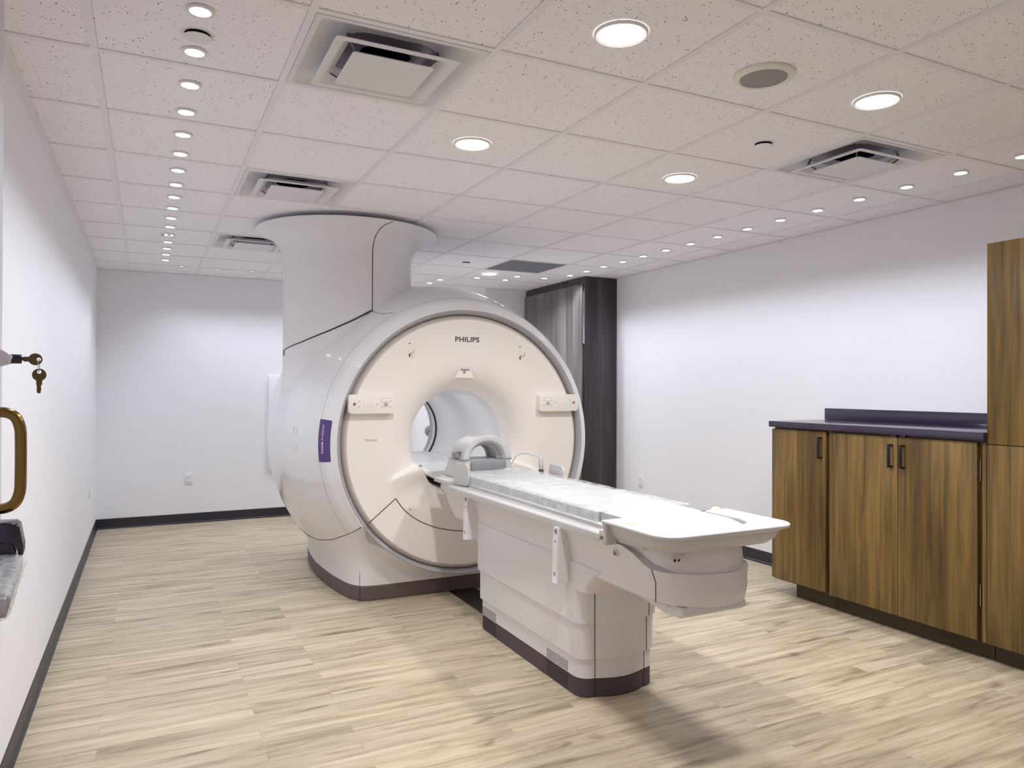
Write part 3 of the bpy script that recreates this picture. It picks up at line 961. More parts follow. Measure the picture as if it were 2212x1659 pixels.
# ------------------------------------------------------------------ patient table
tab = thing('patient_table', 'white MRI patient table with stepped pedestal and dark plinth strip', 'patient table', (XC, 0.5, 0))
def ped(hw, yb, yf, bulge, r, z, seg=6):
    """pedestal outline (front = -y end with bulge)"""
    out = []
    # front edge from left to right (ccw seen from +z: start front-left)
    for k in range(seg + 1):
        a = math.radians(180 + 90 * k / seg)
        out.append((XC - hw + r + r * math.cos(a), yf + r + r * math.sin(a)))
    for k in range(1, 8):
        u = k / 8
        x = XC - hw + r + (2 * hw - 2 * r) * u
        out.append((x, yf - bulge * math.sin(PI * u)))
    for k in range(seg + 1):
        a = math.radians(270 + 90 * k / seg)
        out.append((XC + hw - r + r * math.cos(a), yf + r + r * math.sin(a)))
    for (cx, a0) in ((XC + hw - .02, 0), (XC - hw + .02, 90)):
        for k in range(4):
            a = math.radians(a0 + 30 * k)
            out.append((cx + .02 * math.cos(a), yb - .02 + .02 * math.sin(a)))
    return [(x, y, z) for x, y in out]
def ped_block(name, z0, z1, hw, yb, yf, m, lip=0.003):
    b = BM()
    loft(b, [ped(hw - lip, yb - lip, yf + lip, .035, .07, z0), ped(hw, yb, yf, .035, .07, z0 + lip), ped(hw, yb, yf, .035, .07, z1 - .001), ped(hw - .002, yb - .002, yf + .002, .035, .07, z1)])
    recalc(b)
    for xx in (XC - hw + .072, XC + hw - .072):
        yy = yf - (.035 * math.sin(PI * .01))
        tube(b, [(xx, yy - .0005, z0 + .002), (xx, yy - .0005, z1 - .002)], 0.0016, 6, 1)
    return obj(name, b, [m, M['black']], tab, 35)
ped_block('plinth', 0.0, 0.082, .206, 1.055, -.052, M['plum'])
ped_block('pedestal_panel', 0.083, 0.172, .207, 1.055, -.052, M['tabw'])
ped_block('pedestal_panel', 0.170, 0.336, .214, 1.075, -.062, M['tabw'], 0.005)
ped_block('pedestal_panel', 0.333, 0.500, .221, 1.095, -.072, M['tabw'], 0.005)
# vent perforations
def perfs(y0, y1, z0, z1, x, m, ny, nz):
    b = BM()
    for i in range(ny):
        for k in range(nz):
            yy = y0 + (y1 - y0) * i / (ny - 1); zz = z0 + (z1 - z0) * k / (nz - 1)
            box(b, x - .0012, x + .001, yy - .0028, yy + .0028, zz - .0028, zz + .0028)
    return b
obj('vent_holes', perfs(.26, .07, .094, .132, XC - .207, None, 14, 5), M['black'], tab, None)
obj('vent_holes', perfs(1.03, .86, .094, .132, XC - .207, None, 13, 5), M['black'], tab, None)
obj('vent_holes', perfs(.26, .07, .015, .074, XC - .206, None, 14, 7), M['black'], tab, None)
obj('vent_holes', perfs(1.03, .86, .015, .074, XC - .206, None, 13, 7), M['black'], tab, None)

# upper housing: lofted in z, side tapers inward going down
def plan(hw, yb, yf, bulge, z, rb=.03, n=14, ex=1.0):
    out = []
    for k in range(n + 1):
        a = PI * k / n
        out.append((XC - hw * math.cos(a), yf - bulge * math.sin(a) ** ex))
    ys_ = [yf + (yb - rb - yf) * f for f in (.03, .06, .09, .12, .16, .22, .35, .6)]
    out += [(XC + hw, y) for y in ys_]
    for (cx, a0) in ((XC + hw - rb, 0), (XC - hw + rb, 90)):
        for k in range(5):
            a = math.radians(a0 + 22.5 * k)
            out.append((cx + rb * math.cos(a), yb - rb + rb * math.sin(a)))
    out += [(XC - hw, y) for y in reversed(ys_)]
    return [(x, y, z) for x, y in out]
b = BM()
loft(b, [plan(.222, 1.11, -.10, .04, .490), plan(.223, 1.115, -.11, .05, .53), plan(.223, 1.12, -.15, .06, .57), plan(.221, 1.12, -.22, .06, .61)])
def ztop(z, y): return z - .066 * sst((-.40 - y) / .22) * sst((z - .60) / .12)
hs = [plan(.205, 1.46, -.545, .195, .575, .05), plan(.213, 1.50, -.55, .205, .583, .05), plan(.217, 1.56, -.555, .21, .63, .04), plan(.222, 1.58, -.555, .21, .67, .03), plan(.236, 1.59, -.555, .208, .72, .03), plan(.262, 1.595, -.55, .205, .768, .03)]
hs = [[(XC + (x - XC) * (1 - .11 * sst((-.25 - y) / .3) * sst((z - .64) / .12)), y, ztop(z, y)) for x, y, z in s] for s in hs]
loft(b, hs)
recalc(b)
# panel seams at the foot end
yy = -.597
for kk in (1, 13):
    tube(b, [(h_[kk][0], h_[kk][1] - .0002, h_[kk][2]) for h_ in hs], 0.0018, 6, 1)
obj('upper_housing', b, [M['tabw'], M['black']], tab, 35)
b = BM()
loft(b, [plan(.215, -.30, -.548, .196, .69, .05), plan(.210, -.30, -.545, .19, .76, .05), plan(.205, -.30, -.54, .18, .80, .05)])
recalc(b)
obj('foot_neck', b, M['tabw'], tab, 35)
b = BM()
prism(b, [(-.26, .578), (-.60, .578), (-.690, .572), (-.698, .545), (-.675, .530), (-.60, .530), (-.30, .562)], XC - .160, XC + .160, 'X', 0, 0.012, 3)
obj('foot_bumper', b, M['tabw'], tab, 40)

# side rails
def rail(sgn):
    b = BM()
    def X(y): return XC + sgn * (.305 - (.305 - .268) * (1.48 - y) / 1.78)
    secs = []
    for y in (1.485, 1.47, 1.2, .9, .6, .3, 0.0, -.28, -.292):
        e = .006 if y in (1.485, -.292) else 0
        xo = X(y) - sgn * e; xi = XC + sgn * .20
        secs.append([(xo, y, .760 + e), (xo + sgn * .001, y, .766), (xo, y, .790 - e), (xo - sgn * .006, y, .797 - e), (xo - sgn * .022, y, .799 - e), (xo - sgn * .026, y, .793 - e), (xo - sgn * .032, y, .793 - e), (xo - sgn * .036, y, .800 - e), (xi, y, .801 - e), (xi, y, .757 + e)])
    loft(b, secs); recalc(b)
    # raised head end
    box(b, min(X(1.47), X(1.47) - sgn * .07), max(X(1.47), X(1.47) - sgn * .07), 1.36, 1.60, .795, .824, 0, 0.006)
    return obj('side_rail', b, M['rail'], tab, 30)
rail(-1); rail(1)
# cradle (tabletop)
b = BM(); prism(b, [(-.228, .80), (.228, .80), (.232, .818), (.225, .824), (-.225, .824), (-.232, .818)], -.34, 1.72, 'Y', 0, 0.003)
for v in b.verts: v.co.x += XC
obj('tabletop', b, M['rail'], tab, 30)
# side brackets (fins)
def fin(sgn, y):
    b = BM()
    xo = XC + sgn * .290
    xi = XC + sgn * .21
    secs = []
    for z, ex in ((.512, .004), (.520, 0), (.60, 0), (.70, -.004), (.762, -.010)):
        X = xo + sgn * ex * .8
        secs.append([(X, y + .022, z), (X, y - .020, z), (X - sgn * .006, y - .024, z), (xi, y - .024, z), (xi, y + .024, z), (X - sgn * .004, y + .024, z)])
    loft(b, secs); recalc(b)
    p = obj('side_bracket', b, M['tabw'], tab, 30)
    b = BM()
    xs = xo - sgn * -.001 + sgn * -.0075
    lathe(b, [(.012, 0), (.012, sgn * .0012), (.0085, sgn * .0012)], (xo + sgn * -.0068, y, .742), 'X', 24, 0)
    box(b, xo - sgn * .008, xo - sgn * .0048, y - .010, y + .010, .7405, .7435, 0)
    obj('button_mark', b, M['ink'], p, None)
    b = BM(); lathe(b, [(.009, 0), (.009, sgn * .001)], (xo - sgn * .0040, y, .695), 'X', 20, 0, False, True); lathe(b, [(.009, 0), (.009, sgn * .001)], (xo - sgn * .0005, y, .552), 'X', 20, 0, False, True)
    obj('button', b, M['seamlt'], p, None)
for s in (-1, 1):
    fin(s, 1.115); fin(s, 0.045)
# triangle stickers
b = BM()
triangle_sign(b, lambda u, v, d: (XC - .2405 - v * .38 - d, -.372 - u, .715 + v), 0.030)
obj('warning_sign', b, [M['green'], M['ink']], tab, None)
b = BM()
triangle_sign(b, lambda u, v, d: (XC - .2685 - d, 1.53 - u, .735 + v), 0.018)
obj('warning_sign', b, [M['grey'], M['ink']], tab, None)
# foot tray
Z0, Z1 = .858, .870
outer = rrect(XC - .328, XC + .328, -.80, -.395, [.085, .085, .012, .012], 8)
# bulged front edge
outer = [(x, y - (.028 * (1 - ((x - XC) / .328) ** 2) if y < -.6 else 0)) for x, y in outer]
inner = [(XC + .205, -.38), (XC + .205, -.60), (XC + .18, -.675), (XC + .13, -.71), (XC, -.722), (XC - .13, -.71), (XC - .18, -.675), (XC - .205, -.60), (XC - .205, -.38)]
b = BM()
def resample(P, n):
    P = [Vector((p[0], p[1])) for p in P]
    L = [0]
    for a, c in zip(P[:-1], P[1:]): L.append(L[-1] + (c - a).length)
    out = []
    for k in range(n + 1):
        t = L[-1] * k / n
        i = 0
        while i < len(L) - 2 and L[i + 1] < t: i += 1
        f = (t - L[i]) / max(1e-9, L[i + 1] - L[i]); out.append(P[i].lerp(P[i + 1], min(1, f)))
    return out
front = [p for p in outer if p[1] < -.55]
opath = resample([(XC - .328, -.40)] + front + [(XC + .328, -.40)], 72)
ipath = resample([(XC - .205, -.40)] + list(reversed(inner))[1:-1] + [(XC + .205, -.40)], 72)
rows = []
for o_, i_ in zip(opath, ipath):
    d = (i_ - o_).normalized()
    q = lambda p, e, z: (p.x + d.x * e, p.y + d.y * e, z)
    rows.append([q(o_, .003, Z0), q(o_, 0, Z0 + .003), q(o_, 0, Z1 - .003), q(o_, .003, Z1), q(i_, -.003, Z1), q(i_, 0, Z1 - .003), q(i_, 0, .815)])
loft(b, rows, closed=True)
recalc(b)
tray = obj('foot_tray', b, M['rail'], tab, 35)
def bowl(s, yf, z, r=.09):
    o = rrect(XC - s, XC + s, yf, -.36, [r, r, .015, .015], 8)
    return [(x, y - (.026 * (1 - ((x - XC) / s) ** 2) if y < -.55 else 0), z) for x, y in o]
b = BM()
loft(b, [bowl(.21, -.69, .820, .05), bowl(.215, -.70, .857, .05), bowl(.306, -.772, .861), bowl(.302, -.768, .838), bowl(.294, -.757, .814), bowl(.276, -.735, .795), bowl(.235, -.695, .784)], cap0=True)
recalc(b)
box(b, XC - .322, XC - .270, -.425, -.402, .772, .859, 0, 0.003)
box(b, XC + .270, XC + .322, -.425, -.402, .772, .859, 0, 0.003)
box(b, XC - .268, XC + .255, -.60, -.29, .783, .81, 0, 0.004)
tube(b, [(XC - .288, -.56, .858), (XC - .281, -.56, .83), (XC - .262, -.55, .808)], 0.002, 6, 1)
# release peg under the tray
box(b, XC - .215, XC - .155, -.70, -.665, .760, .80, 0, 0.006)
lathe(b, [(.004, 0), (.004, -.014)], (XC - .172, -.69, .764), 'Z', 12, 1, False, True); lathe(b, [(.005, 0), (.005, -.012)], (XC - .195, -.695, .764), 'Z', 12, 1, False, True)
obj('tray_bowl', b, [M['rail'], M['black']], tab, 35)
for (dx, y, kind) in ((-.262, -.43, 0), (-.262, -.505, 1), (.262, -.40, 1), (.262, -.475, 0)):
    b = BM()
    if kind == 0:
        prism(b, rrect(XC + dx - .028, XC + dx + .028, y - .018, y + .018, .016), .8695, .8712, 'Z', 0, 0.0005)
    else:
        lathe(b, [(.022, 0.0), (.021, .004), (.015, .010), (.006, .013)], (XC + dx, y, .869), 'Z', 20, 0, False, True); recalc(b)
    obj('strap_latch', b, M['ivory'], tray, 35)

# ------------------------------------------------------------------ things on the table
def pad_mesh(x0, x1, y0, y1, z0, z1, r, rough=0.0, n=(14, 40), curve=0.0):
    b = BM()
    t = BM()
    nx, ny = n
    def P(i, j, top):
        u = i / nx; v = j / ny
        x = x0 + (x1 - x0) * u; y = y0 + (y1 - y0) * v
        z = z1 if top else z0
        if top:
            e = min(u * (x1 - x0), (1 - u) * (x1 - x0), v * (y1 - y0), (1 - v) * (y1 - y0))
            z = z1 - r * (1 - min(1, e / (r * 1.6))) ** 2 
            z += rough * (math.sin(x * 31 + y * 17) * math.sin(y * 23 - x * 11) * .5 + .5 * math.sin(x * 57 + 1.3) * math.sin(y * 49)) * min(1, e / .03)
            z += curve * math.sin(PI * u)
        return (x, y, z)
    top = [[b.verts.new(P(i, j, True)) for j in range(ny + 1)] for i in range(nx + 1)]
    for i in range(nx):
        for j in range(ny):
            b.faces.new((top[i][j], top[i + 1][j], top[i + 1][j + 1], top[i][j + 1]))
    rim = [top[i][0] for i in range(nx + 1)] + [top[nx][j] for j in range(1, ny + 1)] + [top[i][ny] for i in range(nx - 1, -1, -1)] + [top[0][j] for j in range(ny - 1, 0, -1)]
    low = [b.verts.new((v.co.x, v.co.y, z0)) for v in rim]
    k = len(rim)
    for i in range(k):
        b.faces.new((rim[i], low[i], low[(i + 1) % k], rim[(i + 1) % k]))
    b.faces.new(low)
    recalc(b)
    return b
mat_b = pad_mesh(XC - .222, XC + .222, -.20, 1.40, .8245, .876, .012, .0015, (14, 40))
mattress = thing('table_mattress', 'long white vinyl mattress under clear plastic on the patient table', 'mattress', (XC, .6, .8245))
obj('cushion', mat_b, M['foam'], mattress, 45)
b = pad_mesh(XC - .203, XC + .203, -.690, -.205, .8245, .874, .010, 0, (14, 24), 0.003)
for v in b.verts:
    if v.co.y < -.55: v.co.x = XC + (v.co.x - XC) * (1 - .35 * sst((-.55 - v.co.y) / .15) * .6)
    if v.co.y < -.35 and v.co.z > .84: v.co.z -= .006 * sst((-.35 - v.co.y) / .1)
fp_ = tag(obj('foot_pad', b, M['foam'], None, 45), 'smooth uncovered white foot pad lying in the table end tray', 'pad')
# loose clear plastic over the mattress
b = BM()
nx, ny = 46, 150
rng = random.Random(3)
bumps = [(rng.uniform(-.24, .24), rng.uniform(-.2, 1.4), rng.uniform(.015, .05), rng.uniform(.002, .006), rng.uniform(0, PI)) for _ in range(70)]
def wr(x, y):
    h = 0
    for (bx, by, br, bh, ba) in bumps:
        dx, dy = x - bx, y - by
        u = dx * math.cos(ba) + dy * math.sin(ba); v = -dx * math.sin(ba) + dy * math.cos(ba)
        q = (u / (br * 3)) ** 2 + (v / (br * .5)) ** 2
        if q < 6: h += bh * math.exp(-q)
    return h
g = []
for i in range(nx + 1):
    u = -1 + 2 * i / nx
    row = []
    for j in range(ny + 1):
        v = j / ny
        s = u * .290
        yend = -.235 - .035 * math.cos(u * 1.4) + .02 * math.sin(u * 6)
        y = yend + (1.33 - yend) * v
        if abs(s) <= .226:
            x = s; z = .879
        else:
            o = abs(s) - .226
            x = math.copysign(.2265 + .0012 * math.sin(y * 23) * min(1, o / .02) + min(o, .01) * .3, s); z = .879 - o * .86
        z += wr(x, y) * (1 if abs(s) < .225 else .0) + .0012 * math.sin(x * 90 + y * 30) 
        if abs(s) > .226: x += math.copysign(wr(s, y) * .25, s)
        if y < -.205 and abs(s) <= .226: z = max(.8765, z - .004)
        row.append(b.verts.new((XC + x, y, max(z, .826))))
    g.append(row)
for i in range(nx):
    for j in range(ny):
        b.faces.new((g[i][j], g[i + 1][j], g[i + 1][j + 1], g[i][j + 1]))
recalc(b)
tag(obj('plastic_sheet', b, M['sheet'], None, 60), 'crumpled clear plastic sheet covering the mattress on the patient table', 'plastic sheet')

# head coil
hc = thing('head_coil', 'white arched head coil at the scanner end of the patient table', 'head coil', (XC, 1.55, .8245))
def arch(bm, r_out, r_in, zc, y0, y1, mi=0, n=28, a0=0, a1=180, sq=1.0):
    secs = []
    for k in range(n + 1):
        a = math.radians(a0 + (a1 - a0) * k / n)
        secs.append((math.cos(a), math.sin(a)))
    rows = []
    for (ro, ri, y) in ((r_out[0], r_in[0], y0), (r_out[1], r_in[1], y1)):
        rows.append([[(XC + ro * c, y, zc + ro * sq * s) for c, s in secs], [(XC + ri * c, y, zc + ri * sq * s) for c, s in secs]])
    o0, i0 = rows[0]; o1, i1 = rows[1]
    m = len(secs)
    V = [[bm.verts.new(p) for p in L] for L in (o0, i0, o1, i1)]
    for k in range(m - 1):
        bm.faces.new((V[0][k], V[0][k + 1], V[1][k + 1], V[1][k]))
        bm.faces.new((V[2][k], V[3][k], V[3][k + 1], V[2][k + 1]))
        bm.faces.new((V[0][k], V[2][k], V[2][k + 1], V[0][k + 1]))
        bm.faces.new((V[1][k], V[1][k + 1], V[3][k + 1], V[3][k]))
    for k in (0, m - 1):
        bm.faces.new((V[0][k], V[1][k], V[3][k], V[2][k]))
b = BM()
arch(b, (.172, .160), (.128, .118), .935, 1.43, 1.46, sq=.93)
arch(b, (.160, .150), (.118, .112), .935, 1.46, 1.70, sq=.93)
recalc(b)
bmesh.ops.remove_doubles(b, verts=b.verts[:], dist=0.0001)
es = [e for e in b.edges if len(e.link_faces) == 2 and e.calc_face_angle(0) > 1.0 and abs(e.verts[0].co.y - 1.43) < .001 and abs(e.verts[1].co.y - 1.43) < .001]
bmesh.ops.bevel(b, geom=es, offset=.010, segments=3, profile=.5, affect='EDGES')
obj('upper_arch', b, M['rail'], hc, 40)
b = BM()
def hb(s, z, y0, y1):
    o = rrect(XC - s, XC + s, y0, y1, .035, 5); return [(x, y, z) for x, y in o]
loft(b, [hb(.205, .826, 1.43, 1.71), hb(.205, .845, 1.43, 1.71), hb(.185, .88, 1.43, 1.71), hb(.172, .91, 1.43, 1.72), hb(.170, .932, 1.43, 1.70)])
recalc(b)
obj('coil_base', b, M['rail'], hc, 40)
b = BM(); box(b, XC - .12, XC + .12, 1.405, 1.432, .86, .93, 0, .008); obj('neck_cushion', b, M['grey'], hc, 40)
b = BM(); box(b, XC - .178, XC - .150, 1.52, 1.60, .945, .975, 0, .003); box(b, XC - .181, XC - .177, 1.53, 1.585, .95, .966, 1); box(b, XC - .168, XC - .15, 1.50, 1.58, .985, .988, 1)
obj('latch', b, [M['seamlt'], M['grey']], hc, 40)
b = BM(); tube(b, [(XC - .172, 1.435, .9335), (XC - .172, 1.69, .9335)], .0015, 6); tube(b, [(XC + .172, 1.435, .9335), (XC + .172, 1.69, .9335)], .0015, 6); box(b, XC - .173, XC + .173, 1.4292, 1.4305, .9325, .935)
obj('split_line', b, M['grey'], hc, None)
b = BM()
arch(b, (.117, .112), (.098, .094), .935, 1.50, 1.515, sq=.93); recalc(b)
obj('coil_band', b, M['foam'], hc, 40)
b = BM(); arch(b, (.117, .112), (.098, .094), .935, 1.66, 1.675, sq=.93); recalc(b)
obj('coil_band', b, M['foam'], hc, 40)

# side guards (paddles)
def guard(name_label, p0, p1, z0, z1):
    p0 = Vector((p0[0], p0[1], 0)); p1 = Vector((p1[0], p1[1], 0))
    d = (p1 - p0); L = d.length; d.normalize(); n = Vector((-d.y, d.x, 0))
    b = BM()
    prism(b, rrect(0, L, z0, z1, [.004, .03, .03, .03], 6), -.005, .005, 'Y', 0, .002)
    for v in b.verts:
        v.co = p0 + d * v.co.x + n * v.co.y + Vector((0, 0, v.co.z))
    recalc(b)
    return tag(obj('side_guard', b, M['rail'], None, 40, loc=(p0.x, p0.y, z0)), name_label, 'side guard', 'arm guards on the patient table')
guard('white rounded side guard on the near table edge in front of the head coil', (XC - .262, 1.345), (XC - .234, 1.185), .806, .936)
guard('white rounded side guard on the far edge of the table, beyond the mattress', (XC + .268, 1.10), (XC + .252, .90), .806, .930)

# call bulb / connector with cable
cx, cy = XC + .262, 1.20
cp_ = thing('cable_plug', 'white cable elbow with dark brown plug standing on the far table rail', 'cable plug', (cx, cy, .80))
b = BM(); tube(b, smoothpts([(XC + .17, 1.44, .90), (XC + .19, 1.40, .955), (XC + .215, 1.33, .975), (cx - .015, cy + .03, .965), (cx - .004, cy + .004, .955)], 6), .003, 8)
obj('cable', b, M['foam'], cp_, 40)
b = BM(); lathe(b, [(.008, .955), (.013, .962), (.016, .95), (.016, .90), (.013, .893), (.013, .885)], (cx, cy, 0), 'Z', 20, 0, True, True); recalc(b)
obj('elbow', b, M['rail'], cp_, 40)
b = BM(); lathe(b, [(.015, .886), (.0165, .88), (.0165, .83), (.014, .815), (.010, .8015)], (cx, cy, 0), 'Z', 20, 0, True, True); recalc(b)
obj('plug_body', b, M['plum'], cp_, 40)

# ------------------------------------------------------------------ right cabinets
FX = 3.985
def pull(y, z0, z1, parent):
    b = BM()
    box(b, FX - .034, FX - .024, y - .0075, y + .0075, z0, z1, 0, .001)
    box(b, FX - .026, FX + .001, y - .0075, y + .0075, z0, z0 + .010, 0, .0008)
    box(b, FX - .026, FX + .001, y - .0075, y + .0075, z1 - .010, z1, 0, .0008)
    return obj('handle', b, M['black'], parent, 30)
def cdoor(name, y0, y1, z0, z1, parent):
    b = BM(); box(b, FX, FX + .019, y0, y1, z0, z1, 0, .0012); return obj(name, b, M['walnut'], parent, 30)
cab1 = thing('base_cabinet', 'narrow walnut base cabinet with one door at the far end of the counter', 'cabinet', (4.27, .64, 0))
b = BM(); box(b, FX + .021, XR - .002, .392, .857, .10, 1.132); obj('cabinet_body', b, M['walnutd'], cab1, 30)
b = BM(); box(b, 4.06, XR - .002, .392, .715, 0, .10); obj('toe_kick', b, M['kick'], cab1, 30)
d = cdoor('door', .414, .862, .110, 1.122, cab1); pull(.447, .952, 1.088, d)
cab2 = thing('base_cabinet', 'wide two-door walnut base cabinet under the counter beside the tall cabinet', 'cabinet', (4.27, -.09, 0))
b = BM(); box(b, FX + .021, XR - .002, -.583, .390, .10, 1.132); obj('cabinet_body', b, M['walnutd'], cab2, 30)
b = BM(); box(b, 4.06, XR - .002, -.588, .390, 0, .10); obj('toe_kick', b, M['kick'], cab2, 30)
b = BM(); box(b, FX + .006, FX + .021, .371, .388, .10, 1.122); obj('filler_strip', b, M['walnut'], cab2, 30)
d = cdoor('door', -.087, .367, .103, 1.120, cab2); pull(-.052, .945, 1.079, d)
d2 = cdoor('door', -.541, -.091, .103, 1.120, cab2); pull(-.126, .945, 1.079, d2)
b = BM()
for (z0, z1) in ((.92, 1.03), (.28, .39)):
    tube(b, [(FX + .012, -.552, z0), (FX + .012, -.552, z1)], .003, 8)
obj('hinge', b, M['metal'], d2, 30)
for yy in (-.06, -.115):
    b = BM(); box(b, FX + .004, FX + .02, yy - .018, yy + .018, 1.122, 1.134); obj('catch_plate', b, M['counter'], cab2, 30)
tallc = thing('tall_cabinet', 'tall walnut cabinet at the right edge with upper and lower doors', 'cabinet', (4.27, -1.05, 0))
b = BM(); box(b, FX + .021, XR - .002, -1.505, -.594, .10, 2.136); obj('cabinet_body', b, M['walnut'], tallc, 30)
b = BM(); box(b, 4.06, XR - .002, -1.50, -.592, 0, .10); obj('toe_kick', b, M['kick'], tallc, 30)
b = BM(); box(b, FX + .006, FX + .021, -.586, -.566, .10, 1.118); obj('filler_strip', b, M['walnut'], cab2, 30)
cdoor('door', -1.50, -.593, 1.1165, 2.138, tallc); cdoor('door', -1.50, -.593, .100, 1.1125, tallc)
ct = thing('countertop', 'dark plum laminate countertop with low backsplash on the base cabinets', 'countertop', (4.26, .14, 1.135))
b = BM(); box(b, FX - .022, XR - .001, -.588, .872, 1.1345, 1.174, 0, .0015); obj('worktop', b, M['counter'], ct, 30)
b = BM(); box(b, XR - .021, XR - .001, -.588, .90, 1.1742, 1.254, 0, .0015); obj('backsplash', b, M['counter'], ct, 30)

# dark cupboard at the back right
DX, DY0, DY1 = 4.166, 3.59, 4.92
dc = thing('tall_cupboard', 'tall dark grey wood cupboard in the far right corner', 'cupboard', (4.36, 4.25, 0))
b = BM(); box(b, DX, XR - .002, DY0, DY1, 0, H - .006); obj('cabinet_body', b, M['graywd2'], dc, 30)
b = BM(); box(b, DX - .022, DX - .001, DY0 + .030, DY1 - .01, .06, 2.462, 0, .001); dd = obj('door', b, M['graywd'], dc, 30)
b = BM(); box(b, DX - .020, DX - .001, DY0 + .004, DY0 + .012, 1.85, 2.38); obj('hinge', b, M['metal'], dc, 30)

# ------------------------------------------------------------------ outlets and wall things
def outlet(label, pos, nrm):
    x, y, z = pos
    t = thing('wall_outlet', label, 'outlet', pos, 'white wall outlets')
    n = Vector(nrm); s = Vector((-n.y, n.x, 0))
    def B(u0, u1, z0, z1, d0, d1, bev=0):
        b = BM(); box(b, u0, u1, d0, d1, z0, z1, 0, bev)
        for v in b.verts:
            u, dd, zz = v.co
            v.co = Vector(pos) + s * u + n * dd + Vector((0, 0, zz))
        recalc(b); return b
    obj('plate', B(-.036, .036, -.058, .058, .0005, .006, .002), M['outlet'], t, 40)
    for zz in (-.024, .024):
        r = obj('receptacle', B(-.017, .017, zz - .014, zz + .014, .006, .008, .0008), M['outlet'], t, 40)
        b = B(-.009, -.006, zz - .003, zz + .006, .008, .0084); b2 = B(.006, .009, zz - .003, zz + .006, .008, .0084); join(b, b2)
        b3 = B(-.002, .002, zz - .010, zz - .006, .008, .0084); join(b, b3)
        obj('slot', b, M['grey'], r, None)
outlet('white double outlet low on the back wall left of the scanner', (.546, YB, .453), (0, -1, 0))
outlet('white outlet low on the right wall behind the patient table', (XR, 3.155, .468), (-1, 0, 0))
outlet('white outlet low at the far end of the left wall', (XL, 4.49, .49), (1, 0, 0))
b = BM(); box(b, 1.325, 2.93, YB - .03, YB - .001, .497, 1.515, 0, .003)
tag(obj('wall_panel', b, M['outlet'], None, 30), 'white panel on the back wall partly hidden behind the scanner', 'wall panel')
t = thing('wall_dial', 'round grey wall fitting seen through the scanner bore', 'wall fitting', (3.145, YB - .001, .885))
b = BM(); lathe(b, [(.058, 0), (.058, -.012), (.05, -.018), (.02, -.02)], (3.145, YB - .001, .885), 'Y', 32, 0, False, True); recalc(b); obj('ring', b, M['grey'], t)
b = BM(); lathe(b, [(.02, -.02), (.02, -.03)], (3.145, YB - .001, .885), 'Y', 24, 0, False, True); recalc(b); obj('knob', b, M['ink'], t)

# ------------------------------------------------------------------ open door leaf at the left edge
E = Vector((-.184, -.473, 0)); dv = Vector((.0159, -.233, 0)).normalized(); dn = Vector((-dv.y, dv.x, 0))   # dn -> +x side
if dn.x < 0: dn = -dn
def DP(s, o, z): # s along the leaf from its far edge towards the camera, o out of the face
    return E + dv * s + dn * o + Vector((0, 0, z))
def dmap(b):
    for v in b.verts: v.co = DP(v.co.x, v.co.y, v.co.z)
    recalc(b); return b
b = BM(); box(b, 0, 1.0, -.045, 0, .012, 2.46, 0, .002); dmap(b)
door = obj('door_1', b, M['doorw'], None, 30); door['kind'] = 'structure'
HS = .235
b = BM()
tube(b, smoothpts([(HS, .0, 1.332), (HS, .025, 1.332), (HS, .045, 1.321), (HS, .055, 1.295), (HS, .057, 1.26), (HS, .057, 1.17), (HS, .055, 1.135), (HS, .045, 1.109), (HS, .025, 1.098), (HS, .0, 1.098)], 6), .0128, 16)
dmap(b); obj('pull_handle', b, M['bronze'], door, 50)
# lock cylinder and its hood
b = BM()
prism(b, [(-.0, 1.440), (.035, 1.452), (.04, 1.470), (.02, 1.485), (-.0, 1.492)], HS - .03, HS + .03, 'X', 0, .004)
dmap(b); obj('lock_hood', b, M['doorw'], door, 40)
b = BM(); 
secs = [[(HS + r * math.cos(2 * PI * k / 20), o, 1.4635 + r * math.sin(2 * PI * k / 20)) for k in range(20)] for r, o in ((.0115, .024), (.0115, .056), (.0105, .058))]
loft(b, secs); dmap(b); obj('lock_cylinder', b, M['darkmetal'], door, 40)
# dark strike bracket
b = BM()
prism(b, [(0, 1.068), (.050, 1.066), (.058, 1.058), (.066, 1.01), (.066, .99), (.058, .985), (.050, 1.02), (.0, 1.025)], HS - .03, HS + .05, 'X', 0, .004)
prism(b, [(0, 1.03), (.040, 1.03), (.050, 1.0), (.050, .985), (0, .985)], HS - .005, HS + .045, 'X', 0, .003)
dmap(b); obj('strike_bracket', b, M['darkmetal'], door, 40)
# latch bar wrapped in plastic
b = BM(); box(b, HS - .02, HS + .45, .0, .062, .945, .984, 0, .004); box(b, HS - .01, HS + .40, .0, .036, .983, .992, 0, .002); dmap(b)
lb = obj('latch_bar', b, M['metal'], door, 30)
b = BM()
rg = random.Random(5)
secs = []
for k in range(40):
    s = HS - .05 + .50 * k / 39
    ring = []
    for m_ in range(20):
        a = 2 * PI * m_ / 20
        jx = 1 + rg.uniform(-.035, .035)
        ring.append((s, .032 + .036 * jx * math.copysign(abs(math.cos(a)) ** .5, math.cos(a)), .966 + .027 * jx * math.copysign(abs(math.sin(a)) ** .5, math.sin(a))))
    secs.append(ring)
loft(b, secs, cap0=False, cap1=False); dmap(b)
obj('plastic_wrap', b, M['wrap'], lb, 60)

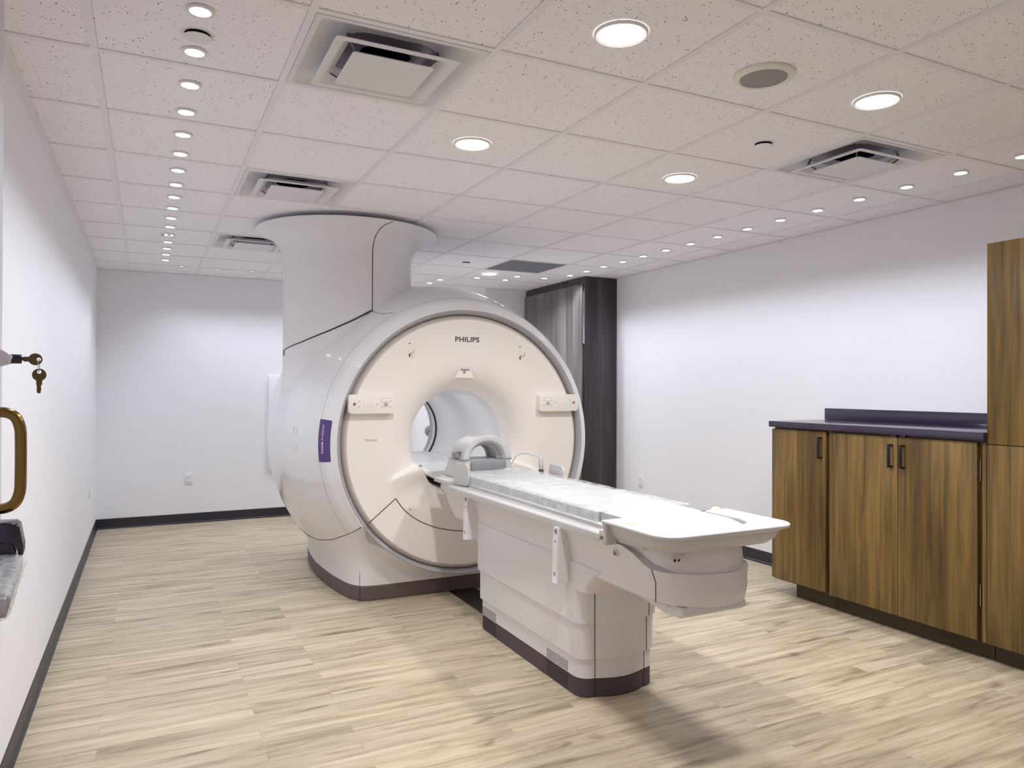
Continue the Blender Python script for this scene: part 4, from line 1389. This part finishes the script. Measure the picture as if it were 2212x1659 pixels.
# keys
def key_mesh(fn):
    b = BM()
    R = .0135
    out = []
    for k in range(25):
        a = math.radians(-65 + 310 * k / 24 + 0)
        out.append((R * math.sin(a + PI) * -1, -R * math.cos(a + PI) * 1))
    out = []
    for k in range(29):
        a = math.radians(110 + (430 - 110) * k / 28 - 0)   # open at -90 (bottom)
        a = math.radians(-90 + 25 + 310 * k / 28)
        out.append((R * math.cos(a), R * math.sin(a)))
    shaft = [(-.0055, -.0165), (-.0055, -.022), (-.0045, -.0225), (-.0045, -.038), (-.001, -.0405), (.002, -.0395), (.0035, -.037), (.0022, -.0355), (.0042, -.033), (.0034, -.030), (.0034, -.0225), (.0055, -.022), (.0055, -.0165)]
    poly = out + shaft
    hole = [(.0042 * math.cos(-2 * PI * k / 16), .0065 + .0042 * math.sin(-2 * PI * k / 16)) for k in range(16)]
    P = [[Vector((x, y, 0)) for x, y in poly], [Vector((x, y, 0)) for x, y in hole]]
    fl = [v for p in P for v in p]
    for zz, sgn in ((-.0011, 1), (.0011, -1)):
        vs = [b.verts.new((v.x, v.y, zz)) for v in fl]
        for t_ in tessellate_polygon(P):
            b.faces.new([vs[i_] for i_ in t_])
    b.verts.ensure_lookup_table()
    n = len(fl); n1 = len(poly)
    for (a0, cnt) in ((0, n1), (n1, n - n1)):
        for i_ in range(cnt):
            p_, q_ = a0 + i_, a0 + (i_ + 1) % cnt
            b.faces.new((b.verts[p_], b.verts[q_], b.verts[n + q_], b.verts[n + p_]))
    for v in b.verts: v.co = fn(v.co.x, v.co.y, v.co.z)
    recalc(b)
    return b
# key in the lock: head centre ~ 0.085 out of the face, blade pointing into the cylinder
def kf1(x, y, z): return DP(HS - z, .086 + y * 1.1, 1.4635 - x * 1.1)
k1 = tag(obj('key', key_mesh(kf1), M['brass'], None, 30), 'brass key standing in the lock at the left edge', 'key', 'brass keys')
kc = DP(HS, .0932, 1.4635)
def kf2(x, y, z): 
    return Vector((kc.x + .001 + x * 1.1, kc.y + z + x * .25, kc.z - .034 + y * 1.15 - .0045))
k2 = tag(obj('key', key_mesh(kf2), M['brass'], None, 30), 'brass key hanging upside down from the key in the lock', 'key', 'brass keys')
b = BM()
tube(b, [(kc.x + .003 * math.sin(2 * PI * k / 20) * .3, kc.y + .006 * math.sin(2 * PI * k / 20), kc.z - .0155 + .0165 * math.cos(2 * PI * k / 20)) for k in range(20)], .0009, 6, 0, True)
tag(obj('key_ring', b, M['metal'], None, 40), 'small wire ring linking the two brass keys', 'key ring')

# ------------------------------------------------------------------ camera, world, view
cam = bpy.data.cameras.new('camera'); co = bpy.data.objects.new('camera', cam); COL.objects.link(co)
CXp, FPX, YAW, PIT, ROL = 1127.74, 1599.81, .468083, .004767, .002933
fw = Vector((math.sin(YAW) * math.cos(PIT), math.cos(YAW) * math.cos(PIT), math.sin(PIT)))
rt0 = Vector((math.cos(YAW), -math.sin(YAW), 0)); up0 = rt0.cross(fw)
rt = rt0 * math.cos(ROL) + up0 * math.sin(ROL); up = -rt0 * math.sin(ROL) + up0 * math.cos(ROL)
Mx = Matrix((rt, up, -fw)).transposed().to_4x4()
Mx.translation = Vector((.1673, -2.8922, 1.3969))
co.matrix_world = Mx
cam.sensor_fit = 'HORIZONTAL'; cam.sensor_width = 36.0
cam.lens = FPX / 2212 * 36.0
cam.shift_x = -(CXp - 1106.0) / 2212.0
cam.clip_start = 0.02
S.camera = co
w = bpy.data.worlds.new('World'); S.world = w; w.use_nodes = True
w.node_tree.nodes['Background'].inputs[0].default_value = (0.02, 0.02, 0.02, 1)
S.view_settings.view_transform = 'Standard'; S.view_settings.look = 'None'
S.cycles.diffuse_bounces = 10; S.cycles.max_bounces = 14
S.view_settings.exposure = 0.42; S.view_settings.gamma = 1.0
S.view_settings.use_curve_mapping = False
